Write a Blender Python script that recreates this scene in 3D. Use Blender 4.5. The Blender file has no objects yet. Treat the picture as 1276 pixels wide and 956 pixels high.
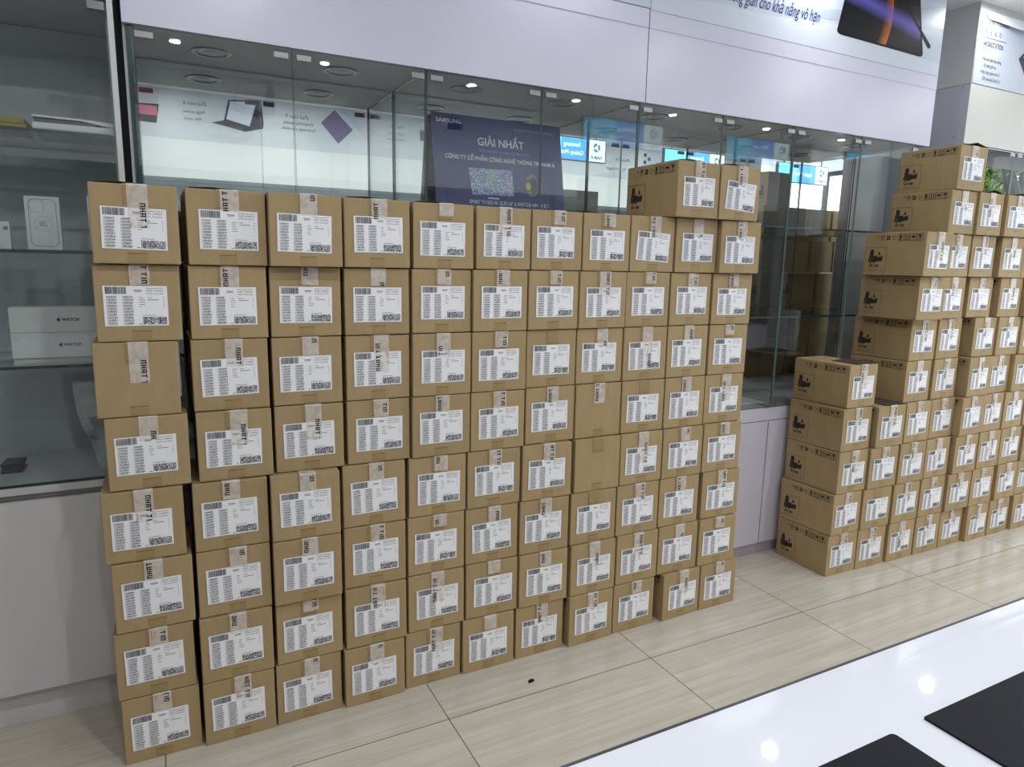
import bpy, bmesh, math, random
from mathutils import Vector, Matrix
from math import radians, sin, cos, pi

random.seed(7)
SC = bpy.context.scene
C = SC.collection

# ------------------------------------------------------------------ camera
cam_d = bpy.data.cameras.new('camera')
cam = bpy.data.objects.new('camera', cam_d)
C.objects.link(cam)
cam_d.sensor_fit = 'HORIZONTAL'
cam_d.sensor_width = 36.0
cam_d.lens = 856.408 / 1276.0 * 36.0
cam_d.clip_start = 0.05
R0 = (0.88921237, -0.45705873, 0.01996702)
R1 = (-0.06128824, -0.16226063, -0.98484275)
R2 = (0.45337083, 0.87451061, -0.17229649)
cam.matrix_world = Matrix((
    (R0[0], -R1[0], -R2[0], 0.15562161),
    (R0[1], -R1[1], -R2[1], -2.02461029),
    (R0[2], -R1[2], -R2[2], 1.42059046),
    (0, 0, 0, 1)))
SC.camera = cam

# ------------------------------------------------------------------ world, view
w = bpy.data.worlds.new('world'); SC.world = w
w.use_nodes = True
bg = w.node_tree.nodes['Background']
bg.inputs['Color'].default_value = (0.90, 0.95, 1.0, 1)
bg.inputs['Strength'].default_value = 3.2
SC.view_settings.view_transform = 'Standard'
SC.view_settings.look = 'None'
SC.view_settings.gamma = 1.0
SC.view_settings.use_curve_mapping = False
SC.view_settings.exposure = 0.3
try:
    SC.cycles.use_denoising = True
    SC.cycles.denoiser = 'OPENIMAGEDENOISE'
    SC.cycles.max_bounces = 10
    SC.cycles.transparent_max_bounces = 24
    SC.cycles.caustics_reflective = False
    SC.cycles.sample_clamp_indirect = 6.0
except Exception:
    pass
CEIL = 2.81
LIGHT_COL = (1.0, 0.985, 0.965)
LIGHTS = [(x, 0.13, 2.4) for x in (0.19, 1.49, 2.79, 4.09, 5.39, 6.7)] + \
         [(x, -1.25, 6.5) for x in (-0.7, 0.6, 3.2, 4.5, 5.8, 7.1)] + \
         [(x, -2.62, 8.5) for x in (0.37, 1.33, 2.47, 3.44, 4.5, 5.69, 6.81)]  # middle row is added unseen fill; the outer rows follow reflections
for i, (x, y, p) in enumerate(LIGHTS):
    ld = bpy.data.lights.new('downlight', 'AREA')
    ld.shape = 'DISK'; ld.size = 0.062
    ld.energy = p; ld.color = LIGHT_COL
    lo = bpy.data.objects.new('downlight_and_fill_lamp', ld); C.objects.link(lo)
    lo.location = (x, y, CEIL - 0.016)

# ------------------------------------------------------------------ helpers
def lin(r, g, b):
    f = lambda c: (c/255/12.92) if c/255 <= 0.04045 else ((c/255+0.055)/1.055)**2.4
    return (f(r), f(g), f(b), 1.0)

def mat(name, col, rough=0.5, metal=0.0, spec=0.5, noise=0.0, nscale=8.0, nstretch=(1, 1, 1), bump=0.0, bscale=60.0,
        coat=0.0, emit=None, estr=0.0, vary=0.0):
    m = bpy.data.materials.new(name); m.use_nodes = True
    nt = m.node_tree; b = nt.nodes['Principled BSDF']
    b.inputs['Base Color'].default_value = col
    b.inputs['Roughness'].default_value = rough
    b.inputs['Metallic'].default_value = metal
    b.inputs['Specular IOR Level'].default_value = spec
    b.inputs['Coat Weight'].default_value = coat
    if emit:
        b.inputs['Emission Color'].default_value = emit
        b.inputs['Emission Strength'].default_value = estr
    if noise > 0 or bump > 0 or vary > 0:
        tc = nt.nodes.new('ShaderNodeTexCoord'); mp = nt.nodes.new('ShaderNodeMapping')
        mp.inputs['Scale'].default_value = nstretch
        nt.links.new(tc.outputs['Object'], mp.inputs['Vector'])
        last = None
        if noise > 0:
            n = nt.nodes.new('ShaderNodeTexNoise'); n.inputs['Scale'].default_value = nscale
            n.inputs['Detail'].default_value = 4
            nt.links.new(mp.outputs['Vector'], n.inputs['Vector'])
            mr = nt.nodes.new('ShaderNodeMapRange')
            mr.inputs['From Min'].default_value = 0.3; mr.inputs['From Max'].default_value = 0.7
            mr.inputs['To Min'].default_value = 1 - noise; mr.inputs['To Max'].default_value = 1 + noise
            nt.links.new(n.outputs['Fac'], mr.inputs['Value'])
            last = mr.outputs['Result']
        if vary > 0:
            oi = nt.nodes.new('ShaderNodeObjectInfo'); m2 = nt.nodes.new('ShaderNodeMapRange')
            m2.inputs['To Min'].default_value = 1 - vary; m2.inputs['To Max'].default_value = 1 + vary
            nt.links.new(oi.outputs['Random'], m2.inputs['Value'])
            if last is None: last = m2.outputs['Result']
            else:
                mu = nt.nodes.new('ShaderNodeMath'); mu.operation = 'MULTIPLY'
                nt.links.new(last, mu.inputs[0]); nt.links.new(m2.outputs['Result'], mu.inputs[1]); last = mu.outputs[0]
        if last is not None:
            vm = nt.nodes.new('ShaderNodeVectorMath'); vm.operation = 'SCALE'
            vm.inputs[0].default_value = col[:3]
            nt.links.new(last, vm.inputs['Scale']); nt.links.new(vm.outputs[0], b.inputs['Base Color'])
        if bump > 0:
            n2 = nt.nodes.new('ShaderNodeTexNoise'); n2.inputs['Scale'].default_value = bscale
            nt.links.new(mp.outputs['Vector'], n2.inputs['Vector'])
            bp_ = nt.nodes.new('ShaderNodeBump'); bp_.inputs['Strength'].default_value = bump
            bp_.inputs['Distance'].default_value = 0.002
            nt.links.new(n2.outputs['Fac'], bp_.inputs['Height']); nt.links.new(bp_.outputs[0], b.inputs['Normal'])
    return m

def glass_mat(name, tint=(0.975, 0.99, 0.987, 1), f0=0.045, gcol=(1, 1, 1, 1)):
    m = bpy.data.materials.new(name); m.use_nodes = True
    nt = m.node_tree; nt.nodes.clear()
    out = nt.nodes.new('ShaderNodeOutputMaterial')
    tr = nt.nodes.new('ShaderNodeBsdfTransparent'); tr.inputs['Color'].default_value = tint
    gl = nt.nodes.new('ShaderNodeBsdfGlossy'); gl.inputs['Roughness'].default_value = 0.0
    gl.inputs['Color'].default_value = gcol
    ge = nt.nodes.new('ShaderNodeNewGeometry')
    dt = nt.nodes.new('ShaderNodeVectorMath'); dt.operation = 'DOT_PRODUCT'
    nt.links.new(ge.outputs['Normal'], dt.inputs[0]); nt.links.new(ge.outputs['Incoming'], dt.inputs[1])
    ab = nt.nodes.new('ShaderNodeMath'); ab.operation = 'ABSOLUTE'; nt.links.new(dt.outputs['Value'], ab.inputs[0])
    om = nt.nodes.new('ShaderNodeMath'); om.operation = 'SUBTRACT'; om.inputs[0].default_value = 1.0
    nt.links.new(ab.outputs[0], om.inputs[1])
    pw = nt.nodes.new('ShaderNodeMath'); pw.operation = 'POWER'; pw.inputs[1].default_value = 5.0
    nt.links.new(om.outputs[0], pw.inputs[0])
    ma = nt.nodes.new('ShaderNodeMath'); ma.operation = 'MULTIPLY_ADD'
    ma.inputs[1].default_value = 1 - f0; ma.inputs[2].default_value = f0
    nt.links.new(pw.outputs[0], ma.inputs[0])
    mx = nt.nodes.new('ShaderNodeMixShader')
    nt.links.new(ma.outputs[0], mx.inputs[0]); nt.links.new(tr.outputs[0], mx.inputs[1]); nt.links.new(gl.outputs[0], mx.inputs[2])
    nt.links.new(mx.outputs[0], out.inputs['Surface'])
    return m

def film_mat(name, col, alpha, rough=0.3, bump=0.6):
    m = bpy.data.materials.new(name); m.use_nodes = True
    nt = m.node_tree; b = nt.nodes['Principled BSDF']; out = nt.nodes['Material Output']
    b.inputs['Base Color'].default_value = col; b.inputs['Roughness'].default_value = rough
    tc = nt.nodes.new('ShaderNodeTexCoord'); n = nt.nodes.new('ShaderNodeTexNoise')
    n.inputs['Scale'].default_value = 55; n.inputs['Detail'].default_value = 3
    oi = nt.nodes.new('ShaderNodeObjectInfo'); ad = nt.nodes.new('ShaderNodeVectorMath')
    nt.links.new(tc.outputs['Object'], ad.inputs[0]); nt.links.new(oi.outputs['Location'], ad.inputs[1])
    nt.links.new(ad.outputs[0], n.inputs['Vector'])
    bp_ = nt.nodes.new('ShaderNodeBump'); bp_.inputs['Strength'].default_value = bump; bp_.inputs['Distance'].default_value = 0.003
    nt.links.new(n.outputs['Fac'], bp_.inputs['Height']); nt.links.new(bp_.outputs[0], b.inputs['Normal'])
    mr = nt.nodes.new('ShaderNodeMapRange'); mr.inputs['From Min'].default_value = 0.35; mr.inputs['From Max'].default_value = 0.65
    mr.inputs['To Min'].default_value = alpha - 0.07; mr.inputs['To Max'].default_value = alpha + 0.07
    nt.links.new(n.outputs['Fac'], mr.inputs['Value'])
    tr = nt.nodes.new('ShaderNodeBsdfTransparent'); mx = nt.nodes.new('ShaderNodeMixShader')
    nt.links.new(mr.outputs[0], mx.inputs[0]); nt.links.new(tr.outputs[0], mx.inputs[1]); nt.links.new(b.outputs[0], mx.inputs[2])
    nt.links.new(mx.outputs[0], out.inputs['Surface'])
    return m

class MB:
    """collects shapes into one mesh; each face carries a material slot"""
    def __init__(s): s.v = []; s.f = []; s.mi = []
    def face(s, pts, mi=0):
        n = len(s.v); s.v += [tuple(p) for p in pts]; s.f.append(tuple(range(n, n+len(pts)))); s.mi.append(mi)
    def box(s, x0, y0, z0, x1, y1, z1, mi=0, faces=None):
        n = len(s.v)
        s.v += [(x0,y0,z0),(x1,y0,z0),(x1,y1,z0),(x0,y1,z0),(x0,y0,z1),(x1,y0,z1),(x1,y1,z1),(x0,y1,z1)]
        F = [(0,3,2,1),(4,5,6,7),(0,1,5,4),(1,2,6,5),(2,3,7,6),(3,0,4,7)]
        for i, f in enumerate(F):
            s.f.append(tuple(n+k for k in f))
            s.mi.append(faces[i] if faces else mi)   # order: bottom, top, front(-y), right(+x), back(+y), left(-x)
    def hexa(s, P, mi=0):
        n = len(s.v); s.v += [tuple(p) for p in P]
        for f in [(0,3,2,1),(4,5,6,7),(0,1,5,4),(1,2,6,5),(2,3,7,6),(3,0,4,7)]:
            s.f.append(tuple(n+k for k in f)); s.mi.append(mi)
    def prism(s, poly, axis, a, b, mi=0):
        """poly: 2D points; axis: 0 x (poly in y,z), 1 y (poly in x,z), 2 z (poly in x,y)"""
        def P(p, t):
            return (t, p[0], p[1]) if axis == 0 else ((p[0], t, p[1]) if axis == 1 else (p[0], p[1], t))
        n = len(s.v); k = len(poly)
        s.v += [P(p, a) for p in poly] + [P(p, b) for p in poly]
        s.f.append(tuple(n+i for i in range(k))); s.mi.append(mi)
        s.f.append(tuple(n+k+i for i in reversed(range(k)))); s.mi.append(mi)
        for i in range(k):
            j = (i+1) % k
            s.f.append((n+i, n+k+i, n+k+j, n+j)); s.mi.append(mi)
    def mesh(s, name, mats, bevel=0.0, seg=2):
        me = bpy.data.meshes.new(name); me.from_pydata(s.v, [], s.f)
        for m in (mats if isinstance(mats, (list, tuple)) else [mats]): me.materials.append(m)
        for p, k in zip(me.polygons, s.mi): p.material_index = k
        bm = bmesh.new(); bm.from_mesh(me)
        bmesh.ops.recalc_face_normals(bm, faces=bm.faces) if bevel != -1 else None
        if bevel > 0:
            bmesh.ops.bevel(bm, geom=list(bm.edges), offset=bevel, segments=seg, affect='EDGES', profile=0.6, clamp_overlap=True)
        bm.to_mesh(me); bm.free()
        return me
    def build(s, name, mats, parent=None, bevel=0.0, seg=2, loc=None):
        o = bpy.data.objects.new(name, s.mesh(name, mats, bevel, seg)); C.objects.link(o)
        if parent: o.parent = parent
        if loc: o.location = loc
        return o

def link_mesh(name, me, parent=None, loc=None):
    o = bpy.data.objects.new(name, me); C.objects.link(o)
    if parent: o.parent = parent
    if loc: o.location = loc
    return o

def tag(o, label=None, cat=None, group=None, kind=None):
    if label: o['label'] = label
    if cat: o['category'] = cat
    if group: o['group'] = group
    if kind: o['kind'] = kind
    return o

def empty(name, loc, rz=0.0):
    o = bpy.data.objects.new(name, None); C.objects.link(o)
    o.empty_display_size = 0.05; o.location = loc; o.rotation_euler = (0, 0, rz)
    return o

def slab(name, x0, y0, z0, x1, y1, z1, m, kind='structure', bevel=0.0):
    b = MB(); b.box(x0, y0, z0, x1, y1, z1); o = b.build(name, m, bevel=bevel); o['kind'] = kind
    return o

def text_mesh(body, size, align='LEFT', shear=0.0, bold=0.0, extrude=0.0004, xs=1.0, spacing=1.0):
    """text in the XY plane facing +Z, returned as (verts, faces); size is the capital height"""
    cu = bpy.data.curves.new('lettering', 'FONT'); cu.body = body
    cu.size = size / 0.70; cu.align_x = align; cu.shear = shear; cu.offset = bold*size; cu.resolution_u = 3
    cu.space_character = spacing
    o = bpy.data.objects.new('lettering', cu); C.objects.link(o)
    dg = bpy.context.evaluated_depsgraph_get()
    me = bpy.data.meshes.new_from_object(o.evaluated_get(dg))
    v = [(p.co.x*xs, p.co.y) for p in me.vertices]; f = [tuple(p.vertices) for p in me.polygons]
    bpy.data.objects.remove(o); bpy.data.curves.remove(cu); bpy.data.meshes.remove(me)
    return v, f

def put_text(mb, body, size, org, ux, uy, align='LEFT', mi=0, **kw):
    v, f = text_mesh(body, size, align, **kw)
    org = Vector(org); ux = Vector(ux); uy = Vector(uy); n = len(mb.v)
    for a, b in v: mb.v.append(tuple(org + ux*a + uy*b))
    for p in f: mb.f.append(tuple(n+i for i in p)); mb.mi.append(mi)

# ------------------------------------------------------------------ materials
M = {}
M['kraft'] = mat('kraft_cardboard', lin(170, 148, 108), 0.72, noise=0.05, nscale=22, nstretch=(1, 1, 0.35), bump=0.15, bscale=90, vary=0.045)
M['kraft_tape'] = mat('brown_kraft_tape', lin(160, 136, 94), 0.5, noise=0.04, nscale=30)
M['slit'] = mat('cardboard_slit', lin(84, 64, 40), 0.8)
M['kraft_shade'] = mat('flap_shade_cardboard', lin(66, 54, 38), 0.85)  # flap colour darkened to stand for the shadow beneath it
M['label'] = mat('label_paper', lin(246, 248, 252), 0.45)
M['ink'] = mat('label_ink', lin(62, 64, 76), 0.6)
M['ink2'] = mat('label_fine_ink', lin(120, 122, 132), 0.6)
M['black_ink'] = mat('black_print', lin(26, 26, 30), 0.6)
M['side_ink'] = mat('carton_print', lin(44, 38, 34), 0.7)
M['side_ink2'] = mat('carton_print_light', lin(108, 78, 50), 0.7)
M['orange_ink'] = mat('orange_print', lin(206, 146, 112), 0.6)
M['tape'] = film_mat('clear_packing_tape', lin(250, 246, 240), 0.5, 0.25, 0.25)
M['tape_tan'] = film_mat('aged_packing_tape', lin(236, 196, 150), 0.42)
M['white_lam'] = mat('white_laminate', lin(214, 212, 228), 0.35, noise=0.012, nscale=3)
M['fascia'] = mat('lavender_white_panel', lin(208, 209, 228), 0.28, noise=0.012, nscale=2.5)
M['cream'] = mat('cream_panel', lin(200, 203, 198), 0.4, noise=0.02, nscale=3)
M['greyblue'] = mat('grey_blue_panel', lin(188, 190, 197), 0.5)
M['lgrey'] = mat('pale_grey_panel', lin(205, 210, 212), 0.5)
M['kick'] = mat('grey_kickboard', lin(172, 168, 180), 0.45, noise=0.05, nscale=6, nstretch=(0.3, 1, 6))
M['lcab'] = mat('warm_grey_laminate', lin(216, 216, 218), 0.4, noise=0.015, nscale=2)
M['seam'] = mat('dark_seam', lin(70, 66, 72), 0.7)
M['caseceil'] = mat('case_soffit_panel', lin(206, 210, 208), 0.45, noise=0.02)
M['casefloor'] = mat('case_base_panel', lin(200, 206, 212), 0.25)
M['leftin'] = mat('grey_green_lining', lin(176, 184, 185), 0.35, noise=0.03, nscale=2)
M['glass'] = glass_mat('clear_glass')
M['glass_dark'] = glass_mat('tinted_glass', tint=(0.96, 0.975, 0.975, 1), f0=0.05)
M['edge'] = mat('green_glass_edge', lin(28, 60, 58), 0.15, spec=0.8)
M['edge_l'] = mat('pale_glass_edge', lin(150, 170, 168), 0.2)
M['steel'] = mat('brushed_steel', lin(138, 140, 140), 0.3, metal=0.6)
M['darksteel'] = mat('dark_metal', lin(54, 54, 56), 0.4, metal=0.5)
M['mirror'] = mat('mirror_silver', (0.93, 0.955, 0.95, 1), 0.0, metal=1.0)
M['black'] = mat('black_gap', lin(18, 20, 22), 0.6, spec=0.15)
M['ceil'] = mat('ceiling_paint', lin(222, 220, 222), 0.7)
M['wall'] = mat('wall_paint', lin(206, 206, 208), 0.6)
M['counter'] = mat('glossy_white_counter', lin(222, 227, 237), 0.03)
M['ctrim'] = mat('counter_edge_trim', lin(58, 60, 66), 0.3)
M['mat'] = mat('black_leather_mat', lin(26, 29, 36), 0.6, spec=0.15, bump=0.1, bscale=300)
M['diff'] = mat('lamp_diffuser', (1, 1, 1, 1), 0.5, emit=(1, 0.98, 0.96, 1), estr=6.0)
M['ring'] = mat('lamp_ring', lin(206, 208, 208), 0.35)
M['puck'] = mat('unlit_lamp_glass', lin(150, 156, 154), 0.25)
M['banner'] = mat('banner_vinyl', lin(194, 204, 220), 0.35)
M['navy'] = mat('navy_print', lin(34, 36, 112), 0.5)
M['white'] = mat('white_print', lin(232, 234, 240), 0.5)
M['pblue'] = mat('poster_small_print', lin(150, 156, 196), 0.5)
M['wbox'] = mat('white_card_box', lin(222, 228, 226), 0.35)
M['wbox_line'] = mat('grey_print_line', lin(128, 134, 136), 0.5)
M['gold'] = mat('gold_card', lin(150, 138, 70), 0.35, noise=0.05)
M['bag'] = film_mat('frosted_plastic_bag', lin(206, 218, 216), 0.62, 0.35, 0.4)
M['maroon'] = mat('maroon_card', lin(96, 82, 82), 0.5)
M['pink'] = mat('pink_print', lin(196, 92, 120), 0.5)
M['purple'] = mat('purple_print', lin(92, 80, 120), 0.5)
M['darkprint'] = mat('dark_device_print', lin(48, 48, 60), 0.5, spec=0.2)
M['leaf'] = mat('leaf_green', lin(84, 112, 38), 0.6, noise=0.3, nscale=9)
M['bark'] = mat('tree_bark', lin(34, 34, 32), 0.9)

# ------------------------------------------------------------------ floor
def floor_mat():
    m = bpy.data.materials.new('travertine_look_tile'); m.use_nodes = True
    nt = m.node_tree; b = nt.nodes['Principled BSDF']; L = nt.links.new
    ge = nt.nodes.new('ShaderNodeNewGeometry'); sp = nt.nodes.new('ShaderNodeSeparateXYZ'); L(ge.outputs['Position'], sp.inputs[0])
    mp = nt.nodes.new('ShaderNodeMapping'); mp.inputs['Scale'].default_value = (0.9, 22.0, 1); mp.inputs['Rotation'].default_value = (0, 0, 0.0)
    # each tile shifts its veining a little
    def fl(sock, off, per):
        a = nt.nodes.new('ShaderNodeMath'); a.operation = 'SUBTRACT'; L(sock, a.inputs[0]); a.inputs[1].default_value = off
        d = nt.nodes.new('ShaderNodeMath'); d.operation = 'DIVIDE'; L(a.outputs[0], d.inputs[0]); d.inputs[1].default_value = per
        f = nt.nodes.new('ShaderNodeMath'); f.operation = 'FLOOR'; L(d.outputs[0], f.inputs[0])
        r = nt.nodes.new('ShaderNodeMath'); r.operation = 'SUBTRACT'; L(d.outputs[0], r.inputs[0]); L(f.outputs[0], r.inputs[1])
        return f.outputs[0], r.outputs[0]
    fx, rx = fl(sp.outputs['X'], 0.10, 0.797); fy, ry = fl(sp.outputs['Y'], -0.21, 0.797)
    cb = nt.nodes.new('ShaderNodeCombineXYZ'); L(fx, cb.inputs[0]); L(fy, cb.inputs[1])
    wn = nt.nodes.new('ShaderNodeTexWhiteNoise'); L(cb.outputs[0], wn.inputs['Vector'])
    sc = nt.nodes.new('ShaderNodeVectorMath'); sc.operation = 'SCALE'; L(wn.outputs['Color'], sc.inputs[0]); sc.inputs['Scale'].default_value = 7.0
    ad = nt.nodes.new('ShaderNodeVectorMath'); L(ge.outputs['Position'], ad.inputs[0]); L(sc.outputs[0], ad.inputs[1])
    L(ad.outputs[0], mp.inputs['Vector'])
    n1 = nt.nodes.new('ShaderNodeTexNoise'); n1.inputs['Scale'].default_value = 2.2; n1.inputs['Detail'].default_value = 7; n1.inputs['Roughness'].default_value = 0.62
    n1.inputs['Distortion'].default_value = 0.25
    L(mp.outputs[0], n1.inputs['Vector'])
    cr = nt.nodes.new('ShaderNodeValToRGB'); L(n1.outputs['Fac'], cr.inputs[0])
    e = cr.color_ramp.elements
    e[0].position = 0.32; e[0].color = lin(186, 181, 168); e[1].position = 0.68; e[1].color = lin(206, 202, 191)
    k = cr.color_ramp.elements.new(0.5); k.color = lin(197, 192, 180)
    # grout
    def near(r):
        s1 = nt.nodes.new('ShaderNodeMath'); s1.operation = 'PINGPONG'; L(r, s1.inputs[0]); s1.inputs[1].default_value = 0.5
        s2 = nt.nodes.new('ShaderNodeMath'); s2.operation = 'LESS_THAN'; L(s1.outputs[0], s2.inputs[0]); s2.inputs[1].default_value = 0.0022
        return s2.outputs[0]
    mxm = nt.nodes.new('ShaderNodeMath'); mxm.operation = 'MAXIMUM'; L(near(rx), mxm.inputs[0]); L(near(ry), mxm.inputs[1])
    mc = nt.nodes.new('ShaderNodeMix'); mc.data_type = 'RGBA'
    L(mxm.outputs[0], mc.inputs['Factor']); L(cr.outputs[0], mc.inputs['A']); mc.inputs['B'].default_value = lin(112, 100, 82)
    L(mc.outputs['Result'], b.inputs['Base Color'])
    b.inputs['Roughness'].default_value = 0.14
    b.inputs['Specular IOR Level'].default_value = 0.45
    return m
slab('floor', -1.9, -3.9, -0.06, 9.0, 0.80, 0.0, floor_mat())

# ------------------------------------------------------------------ room shell
GY = 0.305          # plane of the glass doors
slab('ceiling', -1.9, -3.9, CEIL, 9.0, 1.1, CEIL+0.08, M['ceil'])
slab('wall_left', -1.9, -3.9, 0, -1.8, 0.80, CEIL, mat('wall_paint_grey', lin(120, 122, 126), 0.6))  # unseen wall, greyed to cut light bounced onto the stacks
slab('wall_back', -1.8, 0.72, 0, 4.06, 0.80, CEIL, M['lgrey'])
b = MB(); b.box(-1.8, -3.9, 0, 7.3, -3.82, CEIL); b.box(7.3, -3.9, 0, 9.0, -3.82, 2.2); o = b.build('wall_front', M['wall']); o['kind'] = 'structure'
b = MB(); b.box(4.06, 0.72, 0, 9.0, 0.80, 1.84); b.box(4.06, 0.72, 2.2, 9.0, 0.80, CEIL); b.box(5.75, 0.72, 1.84, 9.0, 0.80, 2.2)  # lower part raised out of view to block daylight on carton backs
o = b.build('wall_back_right', M['wall']); o['kind'] = 'structure'; o.name = 'wall_right_of_back'
# glazed shop front at the far right end
fr = empty('window_1', (8.95, 0, 0)); fr['kind'] = 'structure'
b = MB()
for y in (-3.8, -2.3, -0.8, 0.66): b.box(-0.03, y, 0, 0.03, y+0.06, CEIL)
b.box(-0.03, -3.8, 0, 0.03, 0.72, 0.06); b.box(-0.03, -3.8, CEIL-0.06, 0.03, 0.72, CEIL)
b.build('window_frame', M['darksteel'], fr)
b = MB(); b.box(-0.004, -3.74, 0.06, 0.004, 0.66, CEIL-0.06); b.build('window_pane', M['glass'], fr)

# soffit and fascia over the show cases
b = MB(); b.box(0.118, 0.300, 2.060, 3.767, 0.72, CEIL, 0, faces=[1, 0, 0, 0, 0, 0])
o = b.build('trim_1', [M['fascia'], M['caseceil']]); o['kind'] = 'structure'
b = MB()   # seams and the proud upper strip of the fascia
b.box(1.930, 0.2992, 2.062, 1.9325, 0.3005, 2.405)
b.box(0.118, 0.2992, 2.403, 1.931, 0.3005, 2.4055)
b.build('panel_seam', M['seam'], o)
b = MB(); b.box(0.118, 0.2982, 2.336, 1.929, 0.3002, 2.403); b.box(1.934, 0.2982, 2.336, 3.766, 0.3002, 2.400)
b.build('panel_strip', M['fascia'], o)
# left unit soffit
b = MB(); b.box(-1.8, 0.300, 2.115, 0.100, 0.72, CEIL, 0, faces=[1, 0, 0, 0, 0, 0])
o = b.build('trim_2', [M['fascia'], M['leftin']]); o['kind'] = 'structure'
b = MB(); b.box(0.100, 0.33, 0.0, 0.1175, 0.72, CEIL); o = b.build('trim_3', M['black']); o['kind'] = 'structure'
# right unit box above its glass
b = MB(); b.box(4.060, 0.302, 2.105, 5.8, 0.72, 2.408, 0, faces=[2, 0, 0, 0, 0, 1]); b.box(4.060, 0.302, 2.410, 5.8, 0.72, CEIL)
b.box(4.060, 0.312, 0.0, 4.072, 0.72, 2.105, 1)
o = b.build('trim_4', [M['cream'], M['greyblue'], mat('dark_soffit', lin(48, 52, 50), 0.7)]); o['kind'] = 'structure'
b = MB()
b.prism([(0, 0), (0.003, 0.0015), (0.003, -0.0015)], 1, 0, 0.001)
for p in ((4.0592, 0.338, 2.392), (4.0592, 0.355, 2.14)):
    b.box(p[0], p[1], p[2], p[0]+0.0012, p[1]+0.006, p[2]+0.004)
b.build('screw_hole', M['black'], o)

# ------------------------------------------------------------------ printed banners on the fascia
def banner(name, x0, x1, z0, z1, y, label):
    b = MB(); b.box(x0, y, z0, x1, y+0.0025, z1)
    o = b.build(name, M['banner']); tag(o, label, 'banner'); return o
def swoosh(mb, pts_lo, pts_hi, y, mi):
    for (a, bb), (c, d) in zip(zip(pts_lo, pts_lo[1:]), zip(pts_hi, pts_hi[1:])):
        mb.face([(a[0], y, a[1]), (bb[0], y, bb[1]), (d[0], y, d[1]), (c[0], y, c[1])], mi)
M['sw1'] = mat('banner_print_pale', lin(207, 214, 228), 0.35)
M['sw2'] = mat('banner_print_steel', lin(176, 188, 204), 0.35)
bn = banner('wall_banner', 1.934, 3.766, 2.4005, CEIL-0.003, 0.2975, 'pale blue tablet advert banner with navy script line above the white fascia')
b = MB()
N = 14
lo = [(1.94+i*(1.82/N), 2.402+0.0*i) for i in range(N+1)]
hi = [(1.94+i*(1.82/N), 2.44+0.07*sin(i/N*pi*0.9)+0.012*sin(i*0.9)) for i in range(N+1)]
swoosh(b, lo, hi, 0.2970, 0)
lo = [(2.5+i*(1.26/N), 2.52+0.10*(i/N)**2) for i in range(N+1)]
hi = [(2.5+i*(1.26/N), 2.535+0.20*(i/N)**1.5) for i in range(N+1)]
swoosh(b, lo, hi, 0.2968, 1)
b.build('printed_swoosh', [M['sw1'], M['sw2']], bn)
b = MB()
put_text(b, 'Không gian cho khả năng vô hạn', 0.050, (2.868, 0.2963, 2.506), (1, 0, 0), (0, 0, 1), align='RIGHT', shear=0.42, bold=0.012, xs=0.60)
b.build('printed_script', M['navy'], bn)
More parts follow.
